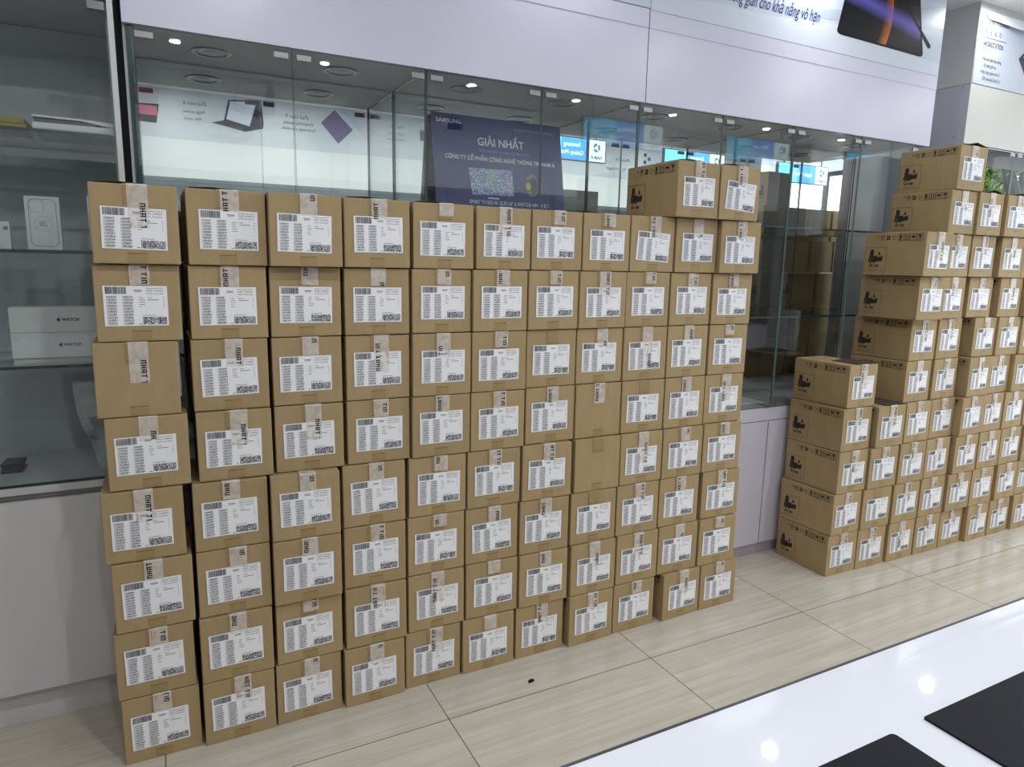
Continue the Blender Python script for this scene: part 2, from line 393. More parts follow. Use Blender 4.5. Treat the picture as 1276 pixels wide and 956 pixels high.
# printed tablet
def rr(x0, z0, x1, z1, r, n=4):
    P = []
    for cx, cz, a0 in ((x1-r, z0+r, -90), (x1-r, z1-r, 0), (x0+r, z1-r, 90), (x0+r, z0+r, 180)):
        for i in range(n+1):
            a = radians(a0+90*i/n); P.append((cx+r*cos(a), cz+r*sin(a)))
    return P
def map_quad(P, q):
    """unit-square points into quad q = (bl, br, tr, tl) in (x, z)"""
    out = []
    for u, v in P:
        x = (1-u)*(1-v)*q[0][0]+u*(1-v)*q[1][0]+u*v*q[2][0]+(1-u)*v*q[3][0]
        z = (1-u)*(1-v)*q[0][1]+u*(1-v)*q[1][1]+u*v*q[2][1]+(1-u)*v*q[3][1]
        out.append((x, z))
    return out
QT = ((2.985, 2.482), (3.626, 2.470), (3.545, 2.770), (3.055, 2.785))
def tablet_mat():
    m = bpy.data.materials.new('tablet_screen_print'); m.use_nodes = True
    nt = m.node_tree; L = nt.links.new; b = nt.nodes['Principled BSDF']; b.inputs['Roughness'].default_value = 0.5; b.inputs['Specular IOR Level'].default_value = 0.15
    ge = nt.nodes.new('ShaderNodeNewGeometry'); sp = nt.nodes.new('ShaderNodeSeparateXYZ'); L(ge.outputs['Position'], sp.inputs[0])
    def math_(op, a, bb, c=None):
        n = nt.nodes.new('ShaderNodeMath'); n.operation = op
        for i, s in enumerate((a, bb, c)):
            if s is None: continue
            if isinstance(s, (int, float)): n.inputs[i].default_value = s
            else: L(s, n.inputs[i])
        return n.outputs[0]
    X, Z = sp.outputs['X'], sp.outputs['Z']
    # crescent: distance to circle centre
    def dist(cx, cz):
        a = math_('SUBTRACT', X, cx); c = math_('SUBTRACT', Z, cz)
        return math_('SQRT', math_('ADD', math_('MULTIPLY', a, a), math_('MULTIPLY', c, c)), 0)
    d1 = dist(3.03, 2.63)
    inside = math_('LESS_THAN', d1, 0.335)
    mr = nt.nodes.new('ShaderNodeMapRange'); L(d1, mr.inputs['Value']); mr.inputs['From Min'].default_value = 0.275; mr.inputs['From Max'].default_value = 0.335
    cres = math_('MULTIPLY', inside, mr.outputs[0])
    # light streak falling from upper left to the right
    s = math_('ADD', math_('MULTIPLY', X, 0.16), Z); s = math_('SUBTRACT', s, 3.158); s = math_('ABSOLUTE', s, 0)
    mr2 = nt.nodes.new('ShaderNodeMapRange'); L(s, mr2.inputs['Value']); mr2.inputs['From Min'].default_value = 0.0; mr2.inputs['From Max'].default_value = 0.05
    mr2.inputs['To Min'].default_value = 1; mr2.inputs['To Max'].default_value = 0
    nz = nt.nodes.new('ShaderNodeTexNoise'); nz.inputs['Scale'].default_value = 14; L(ge.outputs['Position'], nz.inputs['Vector'])
    def mix(f, A, B):
        n = nt.nodes.new('ShaderNodeMix'); n.data_type = 'RGBA'; L(f, n.inputs['Factor'])
        if isinstance(A, tuple): n.inputs['A'].default_value = A
        else: L(A, n.inputs['A'])
        if isinstance(B, tuple): n.inputs['B'].default_value = B
        else: L(B, n.inputs['B'])
        return n.outputs['Result']
    c = mix(math_('MULTIPLY', cres, math_('ADD', nz.outputs['Fac'], 0.35)), lin(18, 18, 26), lin(214, 118, 52))
    c = mix(math_('MULTIPLY', mr2.outputs[0], 0.85), c, lin(112, 104, 200))
    L(c, b.inputs['Base Color']); return m
b = MB()
b.face([(x, 0.2962, z) for x, z in map_quad(rr(0, 0, 1, 1, 0.055), QT)], 0)
b.face([(x, 0.2958, z) for x, z in map_quad(rr(0.022, 0.03, 0.978, 0.97, 0.04), QT)], 1)
b.build('printed_tablet', [M['black'], tablet_mat()], bn)
b = MB()
b.face([(3.44, 0.2955, 2.690), (3.447, 0.2955, 2.694), (3.676, 0.2955, 2.532), (3.672, 0.2955, 2.520), (3.660, 0.2955, 2.518)])
b.build('printed_stylus', M['black'], bn)
# left pale banner strip above the fascia seam
banner('wall_banner', 0.118, 1.930, 2.4065, CEIL-0.003, 0.2975, 'plain pale blue banner sheet above the left half of the fascia')

# right unit banner
bn = banner('wall_banner', 4.066, 5.78, 2.412, 2.775, 0.2995, 'white workstation advert banner with its top edge peeling, at upper right')
b = MB()
put_text(b, 'Dell Precision', 0.026, (4.145, 0.2985, 2.716), (1, 0, 0), (0, 0, 1), xs=0.9)
put_text(b, '5 5 6 0', 0.026, (4.125, 0.2985, 2.660), (1, 0, 0), (0, 0, 1), xs=1.0, spacing=1.35)
b.box(4.125, 0.2985, 2.643, 4.325, 0.2987, 2.646)
put_text(b, 'WORKSTATION', 0.026, (4.122, 0.2985, 2.602), (1, 0, 0), (0, 0, 1), xs=0.66, bold=0.02)
b.build('printed_heading', M['darkprint'], bn)
b = MB()
put_text(b, '• Màn hình viền siêu mỏng', 0.018, (4.118, 0.2985, 2.532), (1, 0, 0), (0, 0, 1), xs=0.66)
put_text(b, 'độ phân giải cao.', 0.018, (4.145, 0.2985, 2.502), (1, 0, 0), (0, 0, 1), xs=0.66)
put_text(b, '• Hiệu năng mạnh mẽ với', 0.018, (4.118, 0.2985, 2.468), (1, 0, 0), (0, 0, 1), xs=0.66)
put_text(b, 'CPU Intel thế hệ thứ 11', 0.018, (4.145, 0.2985, 2.436), (1, 0, 0), (0, 0, 1), xs=0.66)
b.build('printed_bullets', M['ink'], bn)
b = MB()
b.face([(4.46, 0.2984, 2.585), (4.60, 0.2984, 2.70), (4.75, 0.2984, 2.68), (4.66, 0.2984, 2.47), (4.56, 0.2984, 2.49)], 0)
b.face([(4.50, 0.2981, 2.60), (4.60, 0.2981, 2.68), (4.72, 0.2981, 2.66), (4.64, 0.2981, 2.50)], 1)
b.build('printed_laptop', [M['darkprint'], M['sw2']], bn)
b = MB()   # the loosened top edge curls forward
n = 12
for i in range(n):
    xa, xb = 4.12+i*1.4/n, 4.12+(i+1)*1.4/n
    def prof(x):
        t = min(1, (x-4.12)/0.25); k = 0.022*t + 0.004*sin(x*31)
        return [(0.2988, 2.775), (0.2988-k*0.6, 2.768), (0.2988-k, 2.752-k*0.6), (0.2988-k*1.15, 2.738-k)]
    A, B2 = prof(xa), prof(xb)
    for j in range(3):
        b.face([(xa, A[j][0], A[j][1]), (xb, B2[j][0], B2[j][1]), (xb, B2[j+1][0], B2[j+1][1]), (xa, A[j+1][0], A[j+1][1])])
b.build('peeled_edge', M['white'], bn)

# ------------------------------------------------------------------ show cases along the back wall
SEAMS = [0.135, 0.576, 1.016, 1.465, 1.911, 2.353, 2.791, 3.251, 3.690]
place = ['first', 'second', 'third', 'fourth', 'fifth', 'sixth', 'seventh', 'eighth', 'ninth', 'tenth', 'eleventh']
for i in range(8):
    x0, x1 = SEAMS[i]+0.002, SEAMS[i+1]-0.002
    d = empty('glass_door', (x0, GY, 0.757))
    tag(d, 'tall frameless glass show case door, %s from the left under the white fascia' % place[i], 'glass door', 'glass doors of the show case')
    b = MB(); b.box(0, 0, 0, x1-x0, 0.008, 1.300, 0, faces=[1, 1, 0, 1, 0, 1])
    b.build('glass_pane', [M['glass'], M['edge_l'] if i % 2 == 0 else M['edge_l']], d)
    cx = (0.03 if i == 0 else (x1-x0)-0.055) if i % 2 == 0 else 0.004
    for zz in (1.268, 0.003):
        for xa, xb in ((0.010, 0.058 if i == 0 else 0.054), ((x1-x0)-0.054, (x1-x0)-0.010)):
            b = MB(); b.box(xa, -0.007, zz, xb, -0.0003, zz+0.018)
            b.build('hinge_clip', M['steel'], d, bevel=0.0015)
for i in (0, 2, 4, 6, 8):
    x = SEAMS[i]
    b = MB(); t = 0.005 if i not in (0,) else 0.009
    b.box(-t, 0.011, 0.757, t, 0.362, 2.058, 0, faces=[1, 1, 1, 0, 1, 0])
    o = b.build('glass_partition', [M['glass_dark'] if i == 0 else M['glass'], M['edge']], loc=(x, GY, 0))
    tag(o, 'green-edged upright glass divider inside the show case, %s from the left' % place[i//2], 'glass divider', 'show case dividers')
b = MB(); b.box(0.1178, 0.322, 0.757, 0.1255, 0.70, 2.059); o = b.build('trim_5', M['leftin']); o['kind'] = 'structure'
for i, (a, c) in enumerate(((0.145, 1.010), (1.022, 1.905), (1.917, 2.785), (2.797, 3.684))):
    b = MB(); b.box(0, 0, 0, c-a, 0.006, 1.30)
    o = b.build('mirror_panel', M['mirror'], loc=(a, 0.672, 0.757))
    tag(o, 'mirror lining the back of the show case, %s panel from the left' % place[i], 'mirror', 'show case back mirrors')
# glass doors of the unit at the far right
M['glass_dimmed'] = glass_mat('dimmed_reflection_glass', tint=(0.96, 0.975, 0.97, 1), f0=0.02, gcol=(0.25, 0.25, 0.25, 1))  # gloss colour darkened to dim the reflections so the tree shows
for i, x0 in enumerate((4.078, 4.572)):
    d = empty('glass_door', (x0, GY, 0.757)); tag(d, 'glass door of the right-hand unit, %s door from the grey pillar face' % place[i], 'glass door', 'glass doors of the right unit')
    b = MB(); b.box(0, 0, 0, 0.488, 0.008, 1.343, 0, faces=[1, 1, 0, 1, 0, 1]); b.build('glass_pane', [M['glass_dimmed'], M['edge_l']], d)
    for xa in (0.010, 0.432):
        b = MB(); b.box(xa, -0.007, 1.318, xa+0.046, -0.0003, 1.338); b.build('hinge_clip', M['steel'], d, bevel=0.0015)
# recessed unlit lamps in the soffit
pk = None
for i, x in enumerate((0.358, 0.769, 1.236, 1.66, 2.13, 2.56, 3.02, 3.45)):
    if pk is None:
        pk = empty('recessed_puck_lamp', (x, 0.487, 2.060))
        b = MB()
        n = 28
        for j in range(n):
            a0, a1 = 2*pi*j/n, 2*pi*(j+1)/n
            for (r0, r1, z0, z1, mi) in ((0.062, 0.056, 0, -0.004, 0), (0.056, 0.047, -0.004, -0.004, 0), (0.047, 0.043, -0.004, -0.0005, 0)):
                b.face([(r0*cos(a0), r0*sin(a0), z0), (r0*cos(a1), r0*sin(a1), z0), (r1*cos(a1), r1*sin(a1), z1), (r1*cos(a0), r1*sin(a0), z1)])
        rg = b.build('lamp_ring', M['steel'], pk)
        b = MB(); b.face([(0.043*cos(2*pi*j/n), 0.043*sin(2*pi*j/n), -0.001) for j in range(n)])
        b.face([(0.020*cos(2*pi*j/n), 0.020*sin(2*pi*j/n), -0.0025) for j in range(n)])
        b.build('lamp_lens', M['puck'], pk)
        o = pk
    else:
        o = pk.copy(); C.objects.link(o); o.location = (x, 0.487, 2.060)
        for ch in list(pk.children):
            c = ch.copy(); C.objects.link(c); c.parent = o
    tag(o, 'unlit round recessed lamp in the show case soffit, %s from the left' % place[i], 'recessed lamp', 'show case soffit lamps')
# glass shelves of the right-hand cases
for j, (a, c, cs) in enumerate(((1.918, 2.784, 'third'), (2.798, 3.683, 'fourth'))):
    for z, zn in ((1.612, 'upper'), (1.192, 'lower')):
        b = MB(); b.box(a, 0.316, z-0.004, c, 0.662, z+0.004, 0, faces=[0, 0, 1, 1, 0, 1])
        o = b.build('glass_shelf', [M['glass'], M['edge']])
        tag(o, '%s clear glass shelf in the %s show case from the left' % (zn, cs), 'glass shelf', 'glass shelves of the show case')
b = MB(); b.box(0.9, 0, 0, 1.22, 0.20, 0.003)
o = b.build('paper_sheet', M['white'], loc=(1.62, 0.40, 0.7575)); tag(o, 'flat white sheet lying on the show case floor beside the stack', 'paper')

# base cabinets and counter top
b = MB(); b.box(0.118, 0.306, 0.735, 5.8, 0.70, 0.7555, 0, faces=[0, 1, 0, 0, 0, 0]); b.box(0.118, 0.306, 0.692, 5.8, 0.70, 0.735)
o = b.build('display_ledge', [M['white_lam'], M['casefloor']]); tag(o, 'long white laminate ledge carrying the glass show cases', 'ledge')
xs = [0.118, 1.012, 1.901, 2.779, 3.676, 4.573, 5.47]
for i in range(6):
    a, c = xs[i]+0.0015, xs[i+1]-0.0015
    cab = empty('base_cabinet', ((a+c)/2, 0.33, 0))
    tag(cab, 'white laminate base cabinet below the show case, %s from the left' % place[i], 'cabinet', 'base cabinets along the wall')
    h = (c-a)/2
    b = MB(); b.box(-h, 0, 0.054, h, 0.36, 0.690); b.build('cabinet_body', M['white_lam'], cab)
    b = MB(); b.box(-h, -0.012, 0, h, 0.02, 0.0535); b.build('kickboard', M['kick'], cab)
    for s in (0, 1):
        b = MB(); x0 = -h+0.002 if s == 0 else 0.0015; x1 = -0.0015 if s == 0 else h-0.002
        b.box(x0, -0.023, 0.058, x1, -0.001, 0.688); b.build('cabinet_door', M['white_lam'], cab, bevel=0.001)

# ------------------------------------------------------------------ left display unit
lc = empty('base_cabinet', (-0.35, 0.33, 0)); tag(lc, 'warm grey base cabinet with tall kickboard at the left edge', 'cabinet')
b = MB(); b.box(-1.40, 0, 0.112, 0.448, 0.38, 0.715); b.build('cabinet_body', M['lcab'], lc)
b = MB(); b.box(-1.40, 0.014, 0, 0.440, 0.38, 0.1115); b.build('kickboard', M['lcab'], lc)
b = MB(); b.box(-1.395, -0.024, 0.114, -0.49, -0.001, 0.712); b.build('cabinet_door', M['lcab'], lc, bevel=0.001)
b = MB(); b.box(-0.487, -0.024, 0.114, 0.445, -0.001, 0.712); b.build('cabinet_door', M['lcab'], lc, bevel=0.001)
b = MB(); b.box(-1.75, 0.322, 0.716, 0.100, 0.70, 0.7335, 1); b.box(-1.75, 0.304, 0.7335, 0.100, 0.70, 0.7545, 0)
o = b.build('display_ledge', [M['lgrey'], mat('grey_under_lip', lin(158, 155, 154), 0.5)]); tag(o, 'pale grey ledge under the left display unit', 'ledge')
b = MB(); b.box(0.084, 0.300, 0.7548, 0.0985, 0.70, 2.114); o = b.build('white_upright', M['lgrey'])
tag(o, 'narrow white upright side panel between the left unit and long show case', 'panel')
b = MB(); b.box(0.0780, 0.33, 0.764, 0.0835, 0.704, 2.112); o = b.build('side_lining', M['leftin']); tag(o, 'grey-green side lining at the right end of the left display unit', 'panel')
b = MB(); b.box(-1.78, 0.705, 0.756, 0.083, 0.718, 2.112)
o = b.build('back_lining', M['leftin']); tag(o, 'grey-green lining of the left display unit behind its shelves', 'panel')
b = MB(); b.box(-1.75, 0.310, 0.7548, 0.0775, 0.704, 0.7628, 0, faces=[0, 0, 1, 0, 0, 0])
o = b.build('grey_glass_plate', [M['leftin'], M['edge']]); tag(o, 'grey glass base plate at the bottom of the left display unit', 'glass plate')
d = empty('glass_door', (-0.355, GY, 0.764)); tag(d, 'glass door of the left display unit with a single steel clip', 'glass door')
b = MB(); b.box(0, 0, 0, 0.435, 0.008, 1.345, 0, faces=[1, 1, 0, 1, 0, 1]); b.build('glass_pane', [M['glass_dark'], M['edge_l']], d)
b = MB(); b.box(0.392, -0.008, 1.316, 0.433, -0.0003, 1.338); b.build('hinge_clip', M['steel'], d, bevel=0.0015)
for k, (z, zn) in enumerate(((1.7535, 'top'), (1.4280, 'middle'), (1.1010, 'lowest'))):
    b = MB(); b.box(-1.74, 0.322, z-0.005, 0.0775, 0.703, z+0.004, 0, faces=[0, 0, 1, 1, 1, 1])
    o = b.build('glass_shelf', [M['glass_dark'], M['edge']]); tag(o, '%s glass shelf of the left display unit' % zn, 'glass shelf', 'left unit shelves')
ZS = (1.7575, 1.4320, 1.1050)
# open white lever-arch style box on top shelf: tray, lid gaping open, dark filling
r = empty('flat_white_box', (-0.118, 0.352, ZS[0])); tag(r, 'flat white box with gaping lid showing brown contents, on top left shelf', 'box')
b = MB(); b.box(0, 0, 0, 0.20, 0.22, 0.006); b.box(0, 0, 0.0065, 0.20, 0.22, 0.022); b.build('box_tray', M['wbox'], r, bevel=0.001)
b = MB(); b.box(0.004, 0.004, 0.0222, 0.15, 0.21, 0.032); b.build('box_contents', M['maroon'], r)
b = MB(); b.hexa([(0, 0, 0.0365), (0.12, 0, 0.0345), (0.12, 0.22, 0.0345), (0, 0.22, 0.0365), (0, 0, 0.0415), (0.12, 0, 0.0395), (0.12, 0.22, 0.0395), (0, 0.22, 0.0415)])
b.hexa([(0.12, 0, 0.0345), (0.20, 0, 0.0222), (0.20, 0.22, 0.0222), (0.12, 0.22, 0.0345), (0.12, 0, 0.0395), (0.20, 0, 0.035), (0.20, 0.22, 0.035), (0.12, 0.22, 0.0395)])
b.build('box_lid', M['wbox'], r)
for k in range(2):
    b = MB(); b.box(0, 0, 0, 0.20, 0.16, 0.0165)
    o = b.build('gold_carton', M['gold'], loc=(-0.335-0.004*k, 0.375, ZS[0]+0.0172*k), bevel=0.0015)
    tag(o, ('lower' if k == 0 else 'upper')+' olive gold flat carton lying on the top left shelf', 'carton', 'gold cartons on the top shelf')
# phone case carton with printed outline
r = empty('phone_case_box', (-0.1605, 0.395, ZS[1])); tag(r, 'white phone case box with grey phone outline standing on middle left shelf', 'box')
b = MB(); b.box(0, 0, 0, 0.0845, 0.022, 0.1500); b.build('box_body', M['wbox'], r, bevel=0.001)
def ring(mb, P, wd, y, mi=0):
    cx = sum(p[0] for p in P)/len(P); cz = sum(p[1] for p in P)/len(P)
    hx = max(abs(p[0]-cx) for p in P); hz = max(abs(p[1]-cz) for p in P)
    Q = [(cx+(p[0]-cx)*(1-wd/hx), cz+(p[1]-cz)*(1-wd/hz)) for p in P]
    n = len(P)
    for i in range(n):
        j = (i+1) % n
        mb.face([(P[i][0], y, P[i][1]), (P[j][0], y, P[j][1]), (Q[j][0], y, Q[j][1]), (Q[i][0], y, Q[i][1])], mi)
b = MB()
ring(b, rr(0.009, 0.010, 0.076, 0.143, 0.013), 0.0012, -0.0006)
ring(b, rr(0.012, 0.105, 0.046, 0.140, 0.009), 0.0007, -0.0006)
cp = [(0.043+0.022*cos(2*pi*i/24), 0.074+0.022*sin(2*pi*i/24)) for i in range(24)]
ring(b, cp, 0.0005, -0.0006)
for k in range(3): b.box(0.033, -0.0007, 0.068+0.005*k, 0.053-0.003*k, -0.0005, 0.0695+0.005*k)
b.build('printed_outline', M['wbox_line'], r)
r = empty('small_white_box', (-0.285, 0.412, ZS[1])); tag(r, 'small white box with grey corner mark on the middle shelf at left edge', 'box')
b = MB(); b.box(0, 0, 0, 0.083, 0.03, 0.077); b.build('box_body', M['wbox'], r, bevel=0.001)
b = MB(); b.box(0.068, -0.0006, 0.054, 0.079, -0.0003, 0.064); b.build('printed_mark', M['wbox_line'], r)
b = MB(); b.box(0, 0, 0, 0.08, 0.02, 0.155)
o = b.build('white_box', M['wbox'], loc=(-0.004, 0.352, ZS[1]), bevel=0.001); tag(o, 'upright white box almost hidden behind the nearest top carton', 'box')
# two watch boxes lying on edge
for k in range(2):
    r = empty('watch_box', (-0.2195, 0.366, ZS[2]+0.017+0.0735*k))
    tag(r, ('lower' if k == 0 else 'upper')+' long white watch box of the two piled on the lowest shelf', 'box', 'watch boxes on the lowest shelf')
    b = MB(); b.box(0, 0, 0, 0.285, 0.07, 0.0725); b.build('box_body', M['wbox'], r, bevel=0.001)
    b = MB(); put_text(b, 'WATCH', 0.0082, (0.127, -0.0008, 0.033), (1, 0, 0), (0, 0, 1), bold=0.05)
    # fruit mark: body, bite and leaf
    P = []
    for i in range(20):
        a = 2*pi*i/20; rad = 0.0052*(1+0.08*cos(2*a))
        x = 0.1195+rad*0.92*cos(a); z = 0.0365+rad*sin(a)
        if abs(a) < 0.5 or a > 2*pi-0.5: x -= 0.0018
        P.append((x, z))
    b.face([(x, -0.0008, z) for x, z in P]); b.face([(0.1195, -0.0008, 0.0425), (0.1215, -0.0008, 0.0435), (0.1215, -0.0008, 0.0455), (0.1195, -0.0008, 0.0445)])
    b.build('printed_name', M['black_ink'], r)
b = MB(); b.box(0, 0, 0, 0.29, 0.07, 0.0165); o = b.build('flat_white_tray', M['wbox'], loc=(-0.2185, 0.372, ZS[2]), bevel=0.001)
tag(o, 'thin pale tray under the two watch boxes', 'tray')
# frosted bag
r = empty('plastic_bag', (0, 0, 0.7635)); tag(r, 'crumpled frosted plastic bag slumped on the base of left display unit', 'bag')
b = MB()
prof = [(-0.088, 0.275), (-0.090, 0.225), (-0.080, 0.17), (-0.065, 0.125), (-0.055, 0.08), (-0.045, 0.04), (-0.036, 0.001)]
cols = 5
G = []
for i, (x, z) in enumerate(prof):
    row = []
    for j in range(cols+1):
        t = j/cols
        xx = x+(0.072-x)*t
        row.append((xx, 0.43+0.035*sin(i*1.7+j*1.1)-0.03*sin(pi*t), z-0.02*t*(1 if i == 0 else 0)))
    G.append(row)
for i in range(len(G)-1):
    for j in range(cols):
        b.face([G[i][j], G[i][j+1], G[i+1][j+1], G[i+1][j]])
for i in range(len(G)-1):       # back side of the bag
    for j in range(cols):
        b.face([(p[0], p[1]+0.10, p[2]) for p in (G[i][j], G[i+1][j], G[i+1][j+1], G[i][j+1])])
    b.face([G[i][0], G[i+1][0], (G[i+1][0][0], G[i+1][0][1]+0.10, G[i+1][0][2]), (G[i][0][0], G[i][0][1]+0.10, G[i][0][2])])
o = b.build('bag_film', M['bag'], r)
for p in o.data.polygons: p.use_smooth = True
b = MB(); b.box(-0.052, 0.425, 0.093, -0.040, 0.4255, 0.0975); b.build('bag_mark', M['ink'], r)
# little pile of dark card packs
for k in range(5):
    b = MB(); b.box(-0.026, -0.04, 0, 0.026, 0.04, 0.0052)
    o = b.build('card_pack', M['darkprint'] if k < 4 else M['darksteel'], loc=(-0.264+0.001*(k % 2), 0.485+0.001*k, 0.7630+0.0056*k), bevel=0.0008)
    o.rotation_euler = (0, 0, 0.05*((k*3) % 4)-0.06)
    tag(o, 'thin dark card pack, %s from the bottom of the small pile on the glass base' % place[k], 'card pack', 'dark card packs in a small pile')

# ------------------------------------------------------------------ award poster in the second case
def poster():
    xl, xr, zt, zb = 1.156, 1.742, 2.000, 1.150
    yt, yb = 0.640, 0.490
    r = empty('award_poster', (xl, yb, zb))
    tag(r, 'navy award poster board leaning inside the show case, second case from the left', 'poster')
    Lh = math.hypot(zt-zb, yt-yb); ty, tz = (yt-yb)/Lh, (zt-zb)/Lh
    ny, nz = -tz, ty
    W_ = xr-xl
    def P(u, v, d=0.0):           # u along width in metres, v down from the top in metres
        s = Lh-v
        return (u, ty*s+ny*d, tz*s+nz*d)
    b = MB(); b.hexa([P(0, Lh, 0), P(W_, Lh, 0), P(W_, Lh, -0.006), P(0, Lh, -0.006), P(0, 0, 0), P(W_, 0, 0), P(W_, 0, -0.006), P(0, 0, -0.006)])
    b.build('poster_board', M['poster'], r)
    def T(mb, body, size, u, v, align='CENTER', **kw):
        put_text(mb, body, size, P(u, v+size/2, 0.001), (1, 0, 0), (0, ty, tz), align=align, **kw)
    b = MB()
    T(b, 'SAMSUNG', 0.0165, 0.018, 0.028, 'LEFT', bold=0.04, spacing=1.05, xs=0.98)
    T(b, 'GIẢI NHẤT', 0.031, 0.298, 0.098, bold=0.02, xs=0.96)
    T(b, 'CÔNG TY CỔ PHẦN CÔNG NGHỆ THÔNG TIN NAM Á', 0.0162, 0.298, 0.168, bold=0.02, xs=0.865)
    T(b, 'SMART TV NEO 4K QLED 65" & WATCH5 40MM 4 BLT', 0.0150, 0.325, 0.343, xs=0.72)
    b.build('poster_title', M['white'], r)
    b = MB()
    T(b, 'MR B2B INCENTIVE PROGRAM 2022', 0.0088, 0.455, 0.036, xs=0.93)
    T(b, 'ĐỐI TÁC ĐẠT DOANH SỐ LỚN NHẤT', 0.0095, 0.315, 0.136, xs=1.0)
    b.build('poster_subtitle', M['pblue'], r)
    b = MB(); b.face([P(0.155, 0.315, 0.001), P(0.345, 0.312, 0.001), P(0.342, 0.205, 0.001), P(0.145, 0.208, 0.001)])
    b.build('printed_television', M['tvprint'], r)
    b = MB(); b.face([P(0.225, 0.328, 0.001), P(0.275, 0.328, 0.001), P(0.275, 0.323, 0.001), P(0.225, 0.323, 0.001)])
    b.build('printed_stand', M['white'], r)
    b = MB()
    def ell(cu, cv, ru, rv, d, mi, n=24): b.face([P(cu+ru*cos(2*pi*i/n), cv-rv*sin(2*pi*i/n), d) for i in range(n)][::1], mi)
    ell(0.432, 0.262, 0.030, 0.047, 0.0010, 0); ell(0.440, 0.262, 0.020, 0.036, 0.0013, 1)
    ell(0.416, 0.264, 0.017, 0.024, 0.0016, 1); ell(0.415, 0.265, 0.012, 0.018, 0.0019, 2)
    b.build('printed_watch', [M['strap'], M['navydark'], M['yellowgreen']], r)
M['poster'] = mat('navy_poster_board', lin(52, 54, 124), 0.4, noise=0.18, nscale=3)
M['strap'] = mat('grey_strap_print', lin(128, 138, 136), 0.5)
M['navydark'] = mat('dark_navy_print', lin(36, 38, 62), 0.5)
M['yellowgreen'] = mat('lime_print', lin(196, 190, 64), 0.5)
def tvprint():
    m = mat('speckled_screen_print', lin(120, 130, 180), 0.4); nt = m.node_tree; L = nt.links.new
    tc = nt.nodes.new('ShaderNodeTexCoord'); n = nt.nodes.new('ShaderNodeTexNoise'); n.inputs['Scale'].default_value = 170; n.inputs['Detail'].default_value = 4
    n2 = nt.nodes.new('ShaderNodeTexNoise'); n2.inputs['Scale'].default_value = 9
    L(tc.outputs['Object'], n.inputs['Vector']); L(tc.outputs['Object'], n2.inputs['Vector'])
    c1 = nt.nodes.new('ShaderNodeValToRGB'); L(n2.outputs['Fac'], c1.inputs[0])
    c1.color_ramp.elements[0].position = 0.35; c1.color_ramp.elements[0].color = lin(128, 92, 168)
    c1.color_ramp.elements[1].position = 0.62; c1.color_ramp.elements[1].color = lin(96, 168, 150)
    k = c1.color_ramp.elements.new(0.5); k.color = lin(90, 124, 200)
    mr = nt.nodes.new('ShaderNodeMapRange'); L(n.outputs['Fac'], mr.inputs['Value']); mr.inputs['From Min'].default_value = 0.46; mr.inputs['From Max'].default_value = 0.60
    mx = nt.nodes.new('ShaderNodeMix'); mx.data_type = 'RGBA'; L(mr.outputs[0], mx.inputs['Factor']); L(c1.outputs[0], mx.inputs['A']); mx.inputs['B'].default_value = lin(214, 220, 236)
    L(mx.outputs['Result'], nt.nodes['Principled BSDF'].inputs['Base Color']); return m
M['tvprint'] = tvprint()
poster()

# ------------------------------------------------------------------ opposite side of the shop, seen in the mirrors
OY = -3.40
b = MB(); b.box(-1.8, -3.82, 2.09, 6.8, OY, CEIL); o = b.build('trim_6', mat('white_fascia_board', lin(214, 219, 219), 0.35)); o['kind'] = 'structure'
b = MB(); b.box(-1.78, -3.818, 0, 6.8, OY, 0.74); o = b.build('opposite_cabinet_run', M['white_lam']); tag(o, 'white cabinet run on the opposite side of the shop', 'cabinet')
b = MB(); b.box(-1.8, -3.80, 0.742, 4.3, -3.76, 2.088, 0)
o = b.build('pale_back_panel', M['lgrey']); tag(o, 'pale back panel of the opposite show case reflected at left', 'panel')
b = MB(); b.box(4.32, -3.80, 0.742, 6.8, -3.76, 2.088, 0)
o = b.build('dark_back_panel', M['navydark']); tag(o, 'dark back panel of the opposite show case reflected at right', 'panel')
k = 0
for x in [-1.0+0.9*i for i in range(8)]:
    b = MB(); b.box(0, 0, 0, 0.89, 0.008, 1.34, 0, faces=[1, 1, 0, 1, 0, 1])
    o = b.build('opposite_glass_door', [M['glass'], M['edge']], loc=(x, OY-0.02, 0.745)); k += 1
    tag(o, 'glass door of the opposite show case seen only in the mirror', 'glass door', 'opposite glass doors')
ob = MB(); ob.box(-1.75, OY+0.0005, 2.412, 6.75, OY+0.003, CEIL-0.004)
bn = ob.build('opposite_banner', mat('pale_banner_vinyl', lin(190, 198, 204), 0.4)); tag(bn, 'long pale tablet and phone advert banner reflected in the show case mirrors', 'banner')
by = OY+0.004
def otext(mb, s, size, x, z, **kw): put_text(mb, s, size, (x, by, z), (-1, 0, 0), (0, 0, 1), **kw)
b = MB()
otext(b, 'iPad mini 6', 0.034, 0.646, 2.695, xs=0.86)
otext(b, 'iPad Gen 9', 0.034, 1.505, 2.680, xs=0.95)
otext(b, 'iPad Air', 0.034, 2.417, 2.690, xs=0.95)
otext(b, 'iPhone 14', 0.036, 5.141, 2.600, xs=0.95)
otext(b, 'Big and bigger', 0.036, 5.094, 2.500, xs=0.95)
for s, x, z in (('Mega power.', 0.630, 2.632), ('Mini sized.', 0.602, 2.574), ('Delightfully capable.', 1.545, 2.628), ('Surprisingly affordable.', 1.566, 2.578),
                ('Light. Bright.', 2.417, 2.630), ('Full of power.', 2.417, 2.575)):
    otext(b, s, 0.025, x, z, xs=0.95)
b.build('printed_text', M['darkprint'], bn)
b = MB()
def oq(P, mi, d=0.0): b.face([(x, by+d, z) for x, z in P], mi)
